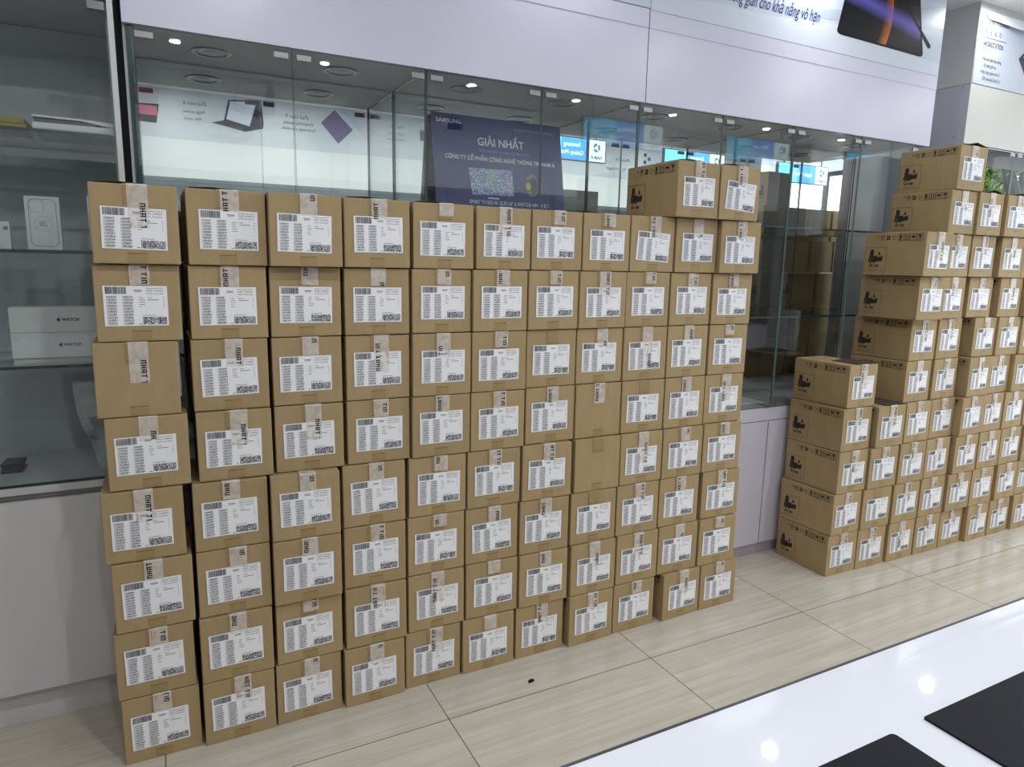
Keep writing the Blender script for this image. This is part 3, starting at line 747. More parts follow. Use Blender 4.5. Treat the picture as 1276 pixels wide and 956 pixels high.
oq([(0.823, 2.774), (0.78, 2.60), (1.009, 2.548), (1.095, 2.80)], 0); oq([(0.838, 2.762), (0.80, 2.612), (0.99, 2.570), (1.055, 2.785)], 1, 0.0004)
oq([(0.681, 2.571), (0.95, 2.52), (1.10, 2.56), (0.78, 2.60)], 0, 0.0002); oq([(1.095, 2.80), (1.009, 2.548), (1.10, 2.56), (1.11, 2.60)], 0, 0.0003)
oq([(1.744, 2.795), (1.616, 2.667), (1.772, 2.495), (1.911, 2.631)], 2); oq([(1.744, 2.795), (1.911, 2.631), (1.99, 2.70), (1.83, 2.80)], 3, -0.0002)
oq([(1.86, 2.77), (2.02, 2.55), (2.12, 2.60), (2.0, 2.79)], 4, -0.0003)
oq([(0.251, 2.521), (0.02, 2.53), (-0.05, 2.66), (0.279, 2.675)], 0); oq([(0.26, 2.58), (0.0, 2.585), (-0.03, 2.66), (0.262, 2.66)], 5, 0.0004)
oq([(2.58, 2.60), (2.72, 2.60), (2.72, 2.70), (2.58, 2.70)], 0)
oq([(5.286, 2.55), (5.50, 2.55), (5.612, 2.62), (5.612, 2.77), (5.40, 2.77)], 3)
for cx, cz in ((5.36, 2.70), (5.42, 2.66), (5.36, 2.62)): oq([(cx+0.022*cos(2*pi*i/16), cz+0.022*sin(2*pi*i/16)) for i in range(16)], 0, 0.0005)
b.build('printed_devices', [M['darkprint'], M['sw1'], M['purple'], M['sw2'], M['greyblue'], M['pink']], bn)

# pillar and accessory rack near the far entrance
slab('wall_pillar', 6.82, -3.42, 0, 7.24, -3.0, CEIL, M['greyblue'])
rk = empty('accessory_rack', (7.75, -3.45, 0)); tag(rk, 'dark accessory rack near the shop entrance, reflected between the stacks', 'rack')
b = MB(); b.box(-0.45, -0.2, 0, 0.45, -0.16, 2.18); b.box(-0.45, -0.16, 0, -0.42, 0.12, 2.18); b.box(0.42, -0.16, 0, 0.45, 0.12, 2.18); b.build('rack_frame', M['navydark'], rk)
for z in (1.10, 0.70, 0.30):
    b = MB(); b.box(-0.418, -0.158, z, 0.418, 0.12, z+0.02); b.build('rack_shelf', M['steel'], rk)
PKM = [mat('accessory_card', c, 0.4) for c in (lin(120, 140, 140), lin(150, 150, 150), lin(110, 118, 124), lin(140, 110, 104))]
for j, zt in enumerate((1.96, 1.72, 1.48)):
    for i in range(5):
        b = MB(); b.box(0, 0, 0, 0.085, 0.012, 0.17); b.box(0.036, 0.004, 0.171, 0.049, 0.008, 0.18)
        o = empty('accessory_pack', (7.36+0.16*i, -3.602, zt-0.18)); tag(o, 'small hanging accessory pack on the dark rack seen in the mirror', 'accessory pack', 'accessory packs hanging on the rack')
        p = MB(); p.box(0, 0, 0, 0.085, 0.012, 0.165); p.build('pack_card', PKM[(i+j*2) % 4], o)
        p = MB(); p.box(0.012, 0.0121, 0.02, 0.073, 0.022, 0.13); p.build('pack_blister', M['wbox'] if (i+j) % 3 == 0 else M['darkprint'], o, bevel=0.003)

# hanging illuminated signs
def emis(name, col, s):
    m = mat(name, col, 0.4, emit=col, estr=s); return m
M['sg_b'] = emis('lit_sign_blue', lin(60, 140, 220), 0.9)
M['sg_c'] = emis('lit_sign_cyan', lin(100, 196, 236), 0.9)
M['sg_w'] = emis('lit_sign_white', lin(206, 236, 240), 0.9)
M['sg_t'] = emis('lit_sign_text', lin(238, 246, 250), 1.0)
M['sg_l'] = mat('sign_logo_blue', lin(52, 110, 170), 0.5)
signs = [(3.506, ('Samsung', 'Galaxy Mobile')), (4.806, ('Samsung', 'Galaxy Tab')), (6.18, ('Apple Watch',))]
for i, (xr, tx) in enumerate(signs):
    s = empty('hanging_sign', (xr, -1.52, 2.250))
    tag(s, ('backlit blue hanging sign reading %s, reflected in the mirror' % ' '.join(tx)), 'sign', 'backlit hanging signs')
    wd = 0.68
    b = MB(); b.box(-wd-0.008, -0.03, -0.006, 0.008, 0.0, 0.172); b.build('sign_frame', M['darksteel'], s)
    b = MB(); b.face([(0, 0.001, 0), (-0.17, 0.001, 0), (-0.17, 0.001, 0.166), (0, 0.001, 0.166)], 0)
    b.face([(-0.17, 0.001, 0), (-0.42, 0.001, 0), (-0.42, 0.001, 0.166), (-0.17, 0.001, 0.166)], 1)
    b.face([(-0.42, 0.001, 0), (-wd, 0.001, 0), (-wd, 0.001, 0.166), (-0.42, 0.001, 0.166)], 2)
    b.build('sign_face', [M['sg_w'], M['sg_b'], M['sg_c']], s)
    b = MB()
    if len(tx) == 2:
        put_text(b, tx[0], 0.034, (-0.24, 0.003, 0.102), (-1, 0, 0), (0, 0, 1), xs=0.95)
        put_text(b, tx[1], 0.034, (-0.21, 0.003, 0.040), (-1, 0, 0), (0, 0, 1), xs=0.95)
    else: put_text(b, tx[0], 0.036, (-0.22, 0.003, 0.064), (-1, 0, 0), (0, 0, 1), xs=0.95)
    b.build('sign_lettering', M['sg_t'], s)
    b = MB(); put_text(b, 'NAM Á', 0.026, (-0.03, 0.003, 0.020), (-1, 0, 0), (0, 0, 1), xs=0.92, bold=0.04)
    for a0 in (0, 120, 240):
        P = []
        for a in range(0, 100, 14):
            t = radians(a0+a); P.append((-0.085-0.034*cos(t), 0.108+0.034*sin(t)))
        for a in range(98, -10, -22):
            t = radians(a0+a); P.append((-0.085-0.016*cos(t), 0.108+0.016*sin(t)))
        b.face([(x, 0.003, z) for x, z in P])
    b.build('sign_logo', M['sg_l'], s)
    for dx in (-0.08, -wd+0.08):
        b = MB(); b.box(dx-0.004, -0.018, 0.172, dx+0.004, -0.010, CEIL-2.25); b.build('hanger_rod', M['darksteel'], s)

# ceiling downlight fittings, the middle row an added fill
dl = None
for i, (x, y, p) in enumerate(LIGHTS):
    if dl is None:
        dl = empty('ceiling_downlight_and_fill', (x, y, CEIL))
        b = MB(); n = 24
        for j in range(n):
            a0, a1 = 2*pi*j/n, 2*pi*(j+1)/n
            for (r0, r1, z0, z1) in ((0.055, 0.050, 0, -0.006), (0.050, 0.036, -0.006, -0.008), (0.036, 0.034, -0.008, -0.001)):
                b.face([(r0*cos(a0), r0*sin(a0), z0), (r0*cos(a1), r0*sin(a1), z0), (r1*cos(a1), r1*sin(a1), z1), (r1*cos(a0), r1*sin(a0), z1)])
        b.build('lamp_ring', M['ring'], dl)
        b = MB(); b.face([(0.034*cos(2*pi*j/n), 0.034*sin(2*pi*j/n), -0.0035) for j in range(n)]); b.build('lamp_diffuser', M['diff'], dl)
        o = dl
    else:
        o = dl.copy(); C.objects.link(o); o.location = (x, y, CEIL)
        for ch in list(dl.children):
            c = ch.copy(); C.objects.link(c); c.parent = o
    tag(o, 'round lit ceiling downlight of the shop, outer rows seen reflected, middle row added as fill', 'ceiling light', 'shop ceiling downlights')

# ------------------------------------------------------------------ service counter in the foreground
ct = empty('service_counter', (1.0, -2.2, 0)); tag(ct, 'glossy white service counter with dark edge line in the lower right foreground', 'counter')
b = MB(); b.box(-1.6, -0.42, 0.860, 2.6, 0.716, 0.9000); b.build('counter_slab', M['counter'], ct, bevel=0.0015)
b = MB(); b.box(-1.6, 0.7155, 0.882, 2.6, 0.7185, 0.9008); b.build('edge_trim', M['ctrim'], ct)
b = MB(); b.box(-1.55, -0.38, 0.0, 2.55, 0.66, 0.860); b.build('counter_body', M['white_lam'], ct)
def rmat(x0, x1, y0, y1, r, label):
    P = rr(x0, y0, x1, y1, r)
    b = MB(); b.prism(P, 2, 0.9003, 0.9035); o = b.build('counter_mat', M['mat']); tag(o, label, 'mat', 'black counter mats')
rmat(0.42, 0.871, -1.93, -1.6035, 0.006, 'black rectangular counter mat with a rounded corner, left one at bottom edge')
rmat(0.931, 1.39, -1.93, -1.6015, 0.0015, 'black rectangular counter mat running out of frame at lower right')

# ------------------------------------------------------------------ tree outside
tr = empty('street_tree', (9.95, 3.3, -0.05)); tag(tr, 'leafy green street tree outside, behind the glass at upper right', 'tree')
def limb(mb, pts, n=8):
    R = []
    for k, (x, y, z, r) in enumerate(pts):
        R.append([(x+r*cos(2*pi*i/n), y+r*sin(2*pi*i/n)*0.9, z+0.4*r*sin(2*pi*i/n)) for i in range(n)])
    for a, c in zip(R, R[1:]):
        for i in range(n): j = (i+1) % n; mb.face([a[i], a[j], c[j], c[i]])
b = MB()
limb(b, [(0.45, -0.2, 0, 0.15), (0.40, -0.2, 1.2, 0.13), (0.22, -0.2, 2.15, 0.11), (-0.02, -0.2, 2.5, 0.10), (-0.28, -0.2, 2.9, 0.08), (-0.35, -0.2, 3.6, 0.06)])
limb(b, [(0.1, -0.2, 2.4, 0.05), (0.4, -0.1, 2.9, 0.04), (0.8, 0.0, 3.4, 0.03)])
b.build('trunk', M['bark'], tr)
b = MB(); rnd = random.Random(3)
for i in range(7000):
    cx, cy, cz = rnd.choice([(-0.5, 0.15, 2.45), (0.1, 0.2, 2.6), (0.0, 0.2, 2.3), (0.55, 0.15, 2.45), (-0.6, 0.25, 2.75), (0.3, 0.3, 2.9), (0.6, 0.2, 2.15), (-0.4, 0.2, 2.1)])
    p = Vector((rnd.gauss(cx, 0.2), rnd.gauss(cy, 0.14), rnd.gauss(cz, 0.17)))
    u = Vector((rnd.gauss(0, 1), rnd.gauss(0, 1), rnd.gauss(0, 1))).normalized(); v = u.cross(Vector((rnd.gauss(0, 1), rnd.gauss(0, 1), rnd.gauss(0, 1)))).normalized()
    s = rnd.uniform(0.03, 0.06)
    b.face([p-u*s, p+v*s*0.45, p+u*s, p-v*s*0.45])
b.build('foliage', M['leaf'], tr)
slab('ground_outside', 4.0, 0.80, -0.25, 16.0, 12.0, -0.2, M['wall'])

# ------------------------------------------------------------------ cartons
H = 0.2; BW = 0.1985; BH = 0.1978; BD = 0.2985
def body_mesh(k, BD=BD):
    rnd = random.Random(100+k)
    bm = bmesh.new()
    j = lambda s=0.0009: rnd.uniform(-s, s)
    vs = [bm.verts.new(p) for p in ((0+abs(j()), 0, 0), (BW-abs(j()), 0, 0), (BW, BD, 0), (0, BD, 0),
                                    (abs(j()), 0.0006+abs(j(0.0008)), BH-abs(j(0.0012))), (BW-abs(j()), 0.0006+abs(j(0.0008)), BH-abs(j(0.0012))), (BW, BD, BH), (0, BD, BH))]
    for f in [(0,3,2,1),(4,5,6,7),(0,1,5,4),(1,2,6,5),(2,3,7,6),(3,0,4,7)]: bm.faces.new([vs[i] for i in f])
    bmesh.ops.bevel(bm, geom=list(bm.edges), offset=0.0028, segments=2, affect='EDGES', profile=0.6)
    me = bpy.data.meshes.new('carton_body'); bm.to_mesh(me); bm.free(); me.materials.append(M['kraft']); return me
BODIES = [body_mesh(k) for k in range(6)]
SHORT = [body_mesh(k, 0.2805) for k in range(6)]
# brown sealing tape patches with the die-cut slits
def strip_mesh(name, x0, x1, pts, mats, slit=None):
    """one continuous strip through the (y, z) points; segment number slit is the die cut"""
    b = MB(); b.v = []
    for y, z in pts: b.v += [(x0, y, z), (x1, y, z)]
    for i in range(len(pts)-1):
        b.f.append((2*i, 2*i+1, 2*i+3, 2*i+2)); b.mi.append(1 if i == slit else 0)
    return b.mesh(name, mats, bevel=-1)
def kraft_tape_meshes(k):
    rnd = random.Random(k); xc = 0.100+rnd.uniform(-0.003, 0.003); hw = 0.0225; e = -0.0006
    mats = [M['kraft_tape'], M['slit']]
    lo = strip_mesh('kraft_tape', xc-hw, xc+hw, [(e, 0.003), (e, 0.0256), (e, 0.0267), (e, 0.029)], mats, 1)
    up = strip_mesh('kraft_tape', xc-hw, xc+hw, [(e, BH-0.055), (e, BH-0.0482), (e, BH-0.0470), (e, BH-0.003), (0.002, BH+0.0004), (0.275, BH+0.0004)], mats, 1)
    return lo, up
KT = [kraft_tape_meshes(k) for k in range(4)]
# shipping label
LW, LH = 0.147, 0.1035
def label_mesh():
    b = MB(); b.box(0, -0.0005, 0, LW, 0, LH); return b.mesh('shipping_label', M['label'])
def label_print_mesh(k):
    rnd = random.Random(50+k); b = MB(); y = -0.0009
    def q(x0, z0, x1, z1, mi=0): b.face([(x0*LW, y, z0*LH), (x1*LW, y, z0*LH), (x1*LW, y, z1*LH), (x0*LW, y, z1*LH)], mi)
    x = 0.035
    while x < 0.36:
        wd = rnd.choice((0.0035, 0.0035, 0.007, 0.0105)); q(x, 0.80, min(x+wd, 0.365), 0.975); x += wd+rnd.choice((0.0035, 0.0035, 0.007))
    for col in (0.045, 0.295):
        for r_ in range(10):
            z = 0.715-0.0735*r_
            x = col; q(x, z, x+0.008, z+0.03); x += 0.022
            while x < col+0.155:
                wd = rnd.choice((0.005, 0.006, 0.010)); q(x, z, x+wd, z+0.036, 0); x += wd+rnd.choice((0.004, 0.006, 0.009))
            q(col+0.004, z-0.018, col+0.13+rnd.uniform(0, 0.025), z-0.010, 1)
    q(0.475, 0.885, 0.60, 0.900); q(0.485, 0.855, 0.59, 0.868, 1)
    # stacked two-dimensional strip
    nx, nz = 84, 8
    for i in range(nx):
        for j in range(nz):
            if i in (0, nx-1) or rnd.random() < 0.56:
                x0 = 0.595+0.375*i/nx; z0 = 0.035+0.19*j/nz; q(x0, z0, x0+0.375/nx, z0+0.19/nz)
    q(0.595, 0.262, 0.80, 0.272, 1); q(0.53, 0.04, 0.575, 0.055)
    for i in range(5): q(0.55, 0.70-0.055*i, 0.55+rnd.uniform(0.04, 0.10), 0.712-0.055*i, 1); q(0.93, 0.70-0.055*i, 0.945, 0.715-0.055*i, 1)
    q(0.68, 0.70, 0.75, 0.712, 1); q(0.68, 0.645, 0.86, 0.660, 1)
    put_text(b, 'Samsung Electronics Vietnam', 0.0031, (0.665*LW, y, 0.93*LH), (1, 0, 0), (0, 0, 1), xs=0.78, mi=0)
    put_text(b, 'MODEL : SM-R870NZ', 0.0036, (0.665*LW, y, 0.862*LH), (1, 0, 0), (0, 0, 1), xs=0.85, mi=0)
    put_text(b, 'COLOR : Phantom Black', 0.0032, (0.665*LW, y, 0.795*LH), (1, 0, 0), (0, 0, 1), xs=0.85, mi=0)
    return b.mesh('label_print', [M['ink'], M['ink2']], bevel=-1)
LM = label_mesh(); LP = [label_print_mesh(k) for k in range(4)]
# side markings: battery handling mark and handling pictograms on the left side
def side_mesh(full=True):
    b = MB(); x = -0.0008
    def q(y0, z0, y1, z1, mi=0): b.face([(x, y0, z0), (x, y1, z0), (x, y1, z1), (x, y0, z1)], mi)
    def poly(P, mi=0): b.face([(x, p[0], p[1]) for p in P], mi)
    def frame(ya, za, yb, zb, t, mi):
        q(ya, za, yb, za+t, mi); q(ya, zb-t, yb, zb, mi); q(ya, za, ya-t if ya > yb else ya+t, zb, mi); q(yb+t if ya > yb else yb-t, za, yb, zb, mi)
    # UN mark frame (rear lower corner)
    if full:
        frame(0.292, 0.019, 0.182, 0.129, 0.0016, 1)
        q(0.272, 0.028, 0.202, 0.0293, 1)
        put_text(b, 'UN 3481', 0.0118, (x, 0.268, 0.0385), (0, -1, 0), (0, 0, 1), xs=0.86, bold=0.05)
        q(0.2660, 0.094, 0.2470, 0.1165); q(0.2625, 0.1165, 0.2505, 0.1195)
        poly([(0.2735, 0.063), (0.2655, 0.061), (0.2590, 0.095), (0.2670, 0.097)])
        poly([(0.2640, 0.055), (0.2560, 0.056), (0.2510, 0.093), (0.2590, 0.094)])
        poly([(0.2545, 0.062), (0.2455, 0.060), (0.2430, 0.091), (0.2510, 0.092)])
        poly([(0.2460, 0.058), (0.2370, 0.056), (0.2330, 0.088), (0.2430, 0.090)])
        poly([(0.2370, 0.064), (0.2290, 0.062), (0.2270, 0.090), (0.2340, 0.092)])
        q(0.2300, 0.064, 0.2190, 0.084); poly([(0.2190, 0.066), (0.2070, 0.064), (0.2070, 0.086), (0.2190, 0.088)])
        q(0.2070, 0.067, 0.2010, 0.091)
        poly([(0.2265, 0.094), (0.2120, 0.093), (0.2150, 0.104), (0.2190, 0.1125), (0.2225, 0.103)])
    # pictograms
    poly([(0.236, 0.172), (0.230, 0.176), (0.236, 0.181)]); poly([(0.229, 0.172), (0.226, 0.178), (0.229, 0.184)])
    for i in range(4): q(0.218-0.005*i, 0.164, 0.216-0.005*i, 0.186, 1)
    q(0.220, 0.160, 0.198, 0.1615, 1); q(0.219, 0.176, 0.198, 0.178)
    put_text(b, '20', 0.018, (x, 0.191, 0.164), (0, -1, 0), (0, 0, 1), xs=0.75, bold=0.06)
    for k in range(3):
        a = 2*pi*k/3
        poly([(0.153+0.011*cos(a), 0.173+0.011*sin(a)), (0.153+0.011*cos(a+1.3), 0.173+0.011*sin(a+1.3)), (0.153+0.008*cos(a+1.3), 0.173+0.008*sin(a+1.3)), (0.153+0.007*cos(a), 0.173+0.007*sin(a))])
    for k in range(4):
        ya = 0.136-k*0.0300
        frame(ya, 0.158, ya-0.028, 0.188, 0.0012, 0)
        c = ya-0.014
        if k == 0: q(ya-0.004, 0.170, ya-0.016, 0.172); q(ya-0.008, 0.172, ya-0.018, 0.184); q(ya-0.008, 0.162, ya-0.018, 0.168)
        if k == 1:
            for s in (0.006, -0.006):
                q(c+s+0.0015, 0.163, c+s-0.0015, 0.180); poly([(c+s+0.004, 0.178), (c+s-0.004, 0.178), (c+s, 0.185)])
            q(c+0.011, 0.161, c-0.011, 0.1625)
        if k == 2:
            poly([(c+0.010*cos(pi*i/10), 0.172+0.009*sin(pi*i/10)) for i in range(11)]); q(c+0.0008, 0.162, c-0.0008, 0.173)
        if k == 3:
            poly([(c+0.007, 0.184), (c-0.007, 0.184), (c-0.005, 0.174), (c, 0.171), (c+0.005, 0.174)]); q(c+0.001, 0.163, c-0.001, 0.172); q(c+0.005, 0.161, c-0.005, 0.163)
    return b.mesh('side_markings', [M['side_ink'], M['side_ink2']], bevel=-1)
SIDE = side_mesh(); SIDE_FRONT = side_mesh(False)
# packing tape with the carrier name running along it
ST = 0.0030
def letter(ch):
    """strokes as (along0, along1, across0, across1) in a unit cell; along = reading direction, across = height"""
    t = 0.26
    return {'N': [(0, t, 0, 1), (0.8-t, 0.8, 0, 1), (0, 0.8, 1-0.2, 1)], 'H': [(0, t, 0, 1), (0.8-t, 0.8, 0, 1), (0, 0.8, 0.4, 0.6)],
            'A': [(0, t, 0, 1), (0.8-t, 0.8, 0, 1), (0, 0.8, 0.8, 1), (0, 0.8, 0.3, 0.48)], 'T': [(0.4-t/2, 0.4+t/2, 0, 1), (-0.02, 0.82, 0.8, 1)],
            'I': [(0.14, 0.14+t, 0, 1)]}[ch]
def tape_strokes():
    out = []; x = 0
    for ch in 'NHAT TIN':
        if ch == ' ': x += 0.42; continue
        for s in letter(ch): out.append((x+s[0], x+s[1], s[2], s[3]))
        x += 0.62 if ch == 'I' else 1.03
    return out, x
STR, STRLEN = tape_strokes()
TXT_LEN = 0.087; CAP = 0.0132
def tape_mesh(direction, yn, Lt, xc, top=True):
    """returns (tape mesh, lettering mesh); yn: where the word starts, as a fraction of the box height from the top; Lt: hanging length fraction"""
    Lm = Lt*H; hw = 0.0232; e = -0.0016
    b = MB(); rnd = random.Random(int(abs(yn)*1000)+int(Lt*100))
    z0 = BH-Lm
    n = 5
    xs_ = [xc-hw+2*hw*i/n for i in range(n+1)]
    jag = [z0+rnd.uniform(-0.0012, 0.0012) for _ in xs_]
    for i in range(n):
        b.face([(xs_[i], e, jag[i]), (xs_[i+1], e, jag[i+1]), (xs_[i+1], e, BH-0.002), (xs_[i], e, BH-0.002)])
        b.face([(xs_[i], e, BH-0.002), (xs_[i+1], e, BH-0.002), (xs_[i+1], 0.001, BH+0.0011), (xs_[i], 0.001, BH+0.0011)])
        b.face([(xs_[i], 0.001, BH+0.0011), (xs_[i+1], 0.001, BH+0.0011), (xs_[i+1], 0.275, BH+0.0011), (xs_[i], 0.275, BH+0.0011)])
    tm = b.mesh('packing_tape', M['tape'], bevel=-1)
    if direction is None: return tm, None
    b = MB(); y = e-0.0003; sc = TXT_LEN/STRLEN
    ztop, zbot = BH-0.0025, z0+0.0005
    for a0, a1, c0, c1 in STR:
        if direction == 'D':
            za, zb = BH-(yn*H+a0*sc), BH-(yn*H+a1*sc); zhi, zlo = za, zb
            xa, xb = xc+0.0040+CAP*c0, xc+0.0040+CAP*c1
        else:
            zlo, zhi = BH-(yn*H-a0*sc), BH-(yn*H-a1*sc)
            xa, xb = xc-0.0040-CAP*c1, xc-0.0040-CAP*c0
        zhi = min(zhi, ztop); zlo = max(zlo, zbot)
        if zhi-zlo < 0.0004: continue
        b.face([(xa, y, zlo), (xb, y, zlo), (xb, y, zhi), (xa, y, zhi)], 0)
    # orange carrier mark opposite the name
    s = 1 if direction == 'D' else -1
    zc = BH-(yn*H+s*0.062)
    for i in range(7):
        a0 = radians(-60+17*i); a1 = radians(-60+17*(i+1))
        P = [(r*cos(a), r*sin(a)) for r, a in ((0.0085, a0), (0.0085, a1), (0.0075, a1), (0.0075, a0))]
        Q = [(xc-s*(0.003+p[0]), zc+p[1]) for p in P]
        if all(zbot < q[1] < ztop for q in Q): b.face([(q[0], y, q[1]) for q in Q], 1)
    for i in range(9):
        za = zc+0.012-0.0028*i; xa = xc-s*0.0155
        if zbot < za-0.002 and za < ztop: b.face([(xa, y, za-0.0019), (xa-s*0.0032, y, za-0.0019), (xa-s*0.0032, y, za), (xa, y, za)], 1)
    if not b.f: return tm, None
    lm = b.mesh('tape_lettering', [M['black_ink'], M['orange_ink']], bevel=-1)
    return tm, lm

TABLE = {
    (1, 0): [(0.0,-0.0036,0.0007),(0.2079,-0.016,0.0124),(0.4116,-0.0116,0.0194),(0.619,-0.0191,0.0152),(0.8246,-0.0052,0.0135),(1.0293,-0.0094,-0.0028),(1.2384,-0.0049,0.0015),(1.4553,-0.0211,0.0179),(1.661,-0.0123,0.0128),(1.8994,-0.0214,0.0527),(2.1015,-0.013,0.005)],
    (1, 1): [(-0.0048,-0.0026,-0.0084),(0.2088,-0.0159,0.005),(0.4181,-0.0105,0.0108),(0.627,-0.0127,-0.0043),(0.8357,-0.0029,-0.0054),(1.042,-0.0033,-0.0051),(1.246,-0.0094,-0.0111),(1.4589,-0.0135,-0.0032),(1.6682,-0.0093,0.0103),(1.8746,-0.0037,-0.0122),(2.0795,-0.0109,-0.0053)],
    (1, 2): [(0.0036,-0.0043,-0.0053),(0.2117,-0.0056,-0.0062),(0.4166,-0.0221,-0.0126),(0.6289,-0.0021,-0.0136),(0.8368,0.0001,0.0044),(1.0409,0.0013,-0.004),(1.2453,-0.0046,-0.0203),(1.4552,-0.0061,-0.0015),(1.66,-0.0059,0.0084),(1.8682,0.0003,-0.0088),(2.0866,-0.0009,-0.0128)],
    (1, 3): [(-0.0084,0.004,-0.017),(0.2121,-0.0053,-0.0048),(0.4171,-0.019,-0.0238),(0.6302,0.0035,-0.0133),(0.8416,0.0024,-0.0042),(1.0447,-0.0011,-0.0026),(1.2499,-0.007,-0.0105),(1.4644,-0.0073,0.011),(1.6682,-0.0028,0.0156),(1.8701,-0.0017,-0.0042),(2.0771,-0.0002,-0.0143)],
    (1, 4): [(0.0145,0.0116,-0.0042),(0.2326,0.0063,-0.0098),(0.4398,0.0107,-0.0153),(0.6495,0.01,-0.003),(0.8532,-0.0014,0.0034),(1.0551,-0.0017,-0.006),(1.265,0.0079,0.015),(1.4677,0.0073,0.0167),(1.67,0.0084,0.0063),(1.872,0.0074,0.004),(2.0804,0.0162,-0.0231)],
    (1, 5): [(0.0012,0.0182,-0.006),(0.2311,0.0151,-0.0033),(0.44,0.0174,-0.0178),(0.6505,0.0118,-0.0063),(0.8556,0.0002,0.0044),(1.058,0.0007,-0.0033),(1.2648,0.0113,0.013),(1.4668,0.013,0.0068),(1.669,0.0107,0.0023),(1.8729,0.0106,0.005),(2.0813,0.0109,-0.0078)],
    (1, 6): [(0.0163,0.0196,0.0038),(0.2353,0.0174,-0.0018),(0.4411,0.0153,-0.0132),(0.6491,0.0087,-0.0142),(0.8569,0.0066,0.01),(1.0595,-0.0008,0.0193),(1.2628,0.0019,0.0229),(1.4651,0.0031,0.0121),(1.6669,0.0093,0.0053),(1.8768,0.0165,0.0011),(2.0804,0.0099,-0.031)],
    (1, 7): [(0.0224,-0.001,-0.0041),(0.2391,0.0056,0.0057),(0.4412,-0.0206,-0.0083),(0.6492,-0.0032,0.0026),(0.8611,0.0064,-0.0223),(1.075,0.0203,0.0103),(1.2773,0.0197,0.0136),(1.4793,0.0192,0.0115),(1.6812,0.0188,-0.0019),(1.8831,0.009,-0.0095),(2.0849,-0.011,-0.0318)],
    (1, 8): [(1.8434,-0.0279,0.0069),(2.0485,-0.0269,-0.0026)],
    (2, 0): [(2.8659,-0.0232,-0.0199),(3.0681,-0.0297,-0.0212),(3.2861,-0.0384,-0.0055),(3.4946,-0.0411,0.0007),(3.702,-0.0395,0.0195),(3.9194,-0.0534,0.0268),(4.1215,-0.0516,0.0134),(4.3468,-0.0565,0.0),(4.5588,-0.049,-0.02)],
    (2, 1): [(2.8708,-0.0264,0.0123),(3.0733,-0.0315,-0.0289),(3.2853,-0.0413,-0.0044),(3.4989,-0.0402,-0.0005),(3.7058,-0.0514,-0.0028),(3.9123,-0.0525,0.0044),(4.1445,-0.0545,0.0255),(4.3565,-0.045,0.0),(4.5685,-0.037,0.0)],
    (2, 2): [(2.8838,-0.0237,-0.002),(3.0876,-0.0343,-0.0215),(3.2992,-0.04,-0.0025),(3.5066,-0.0385,0.0166),(3.724,-0.053,0.0082),(3.9374,-0.0497,0.0111),(4.144,-0.0475,0.0157),(4.356,-0.053,0.02)],
    (2, 3): [(2.8874,-0.0193,0.0053),(3.1061,-0.0377,-0.0049),(3.3231,-0.0325,0.0237),(3.5265,-0.0267,0.0323),(3.7294,-0.0582,0.0392),(3.9313,-0.0477,0.04),(4.1331,-0.0461,0.0408),(4.3421,-0.041,-0.01)],
    (2, 4): [(2.9109,-0.0103,0.0204),(3.3018,-0.0197,0.0249),(3.5236,-0.0156,0.0218),(3.7589,-0.0511,0.0371),(3.9697,-0.0348,0.0494),(4.1713,-0.0463,0.004),(4.3738,-0.037,0.006)],
    (2, 5): [(3.3104,-0.0158,0.0134),(3.5236,-0.0142,0.0375),(3.799,-0.0262,0.0225),(4.0008,-0.0316,0.0),(4.2028,-0.041,-0.02)],
    (2, 6): [(3.2468,-0.0683,-0.0049),(3.4728,-0.0287,0.0029),(3.7301,-0.0141,-0.0067),(3.9728,-0.0291,0.0),(4.1848,-0.049,0.0)],
    (2, 7): [(3.2133,-0.0964,0.0103),(3.4641,-0.0328,0.0015),(3.6722,-0.0344,0.0074),(3.9104,-0.0417,0.0),(4.1224,-0.037,0.02)],
    (2, 8): [(3.4544,-0.0381,-0.0062),(3.6569,-0.0504,-0.0049),(3.8817,-0.0566,0.0),(4.0937,-0.053,-0.01)],
    (2, 9): [(3.4721,-0.0432,-0.0372)],
}
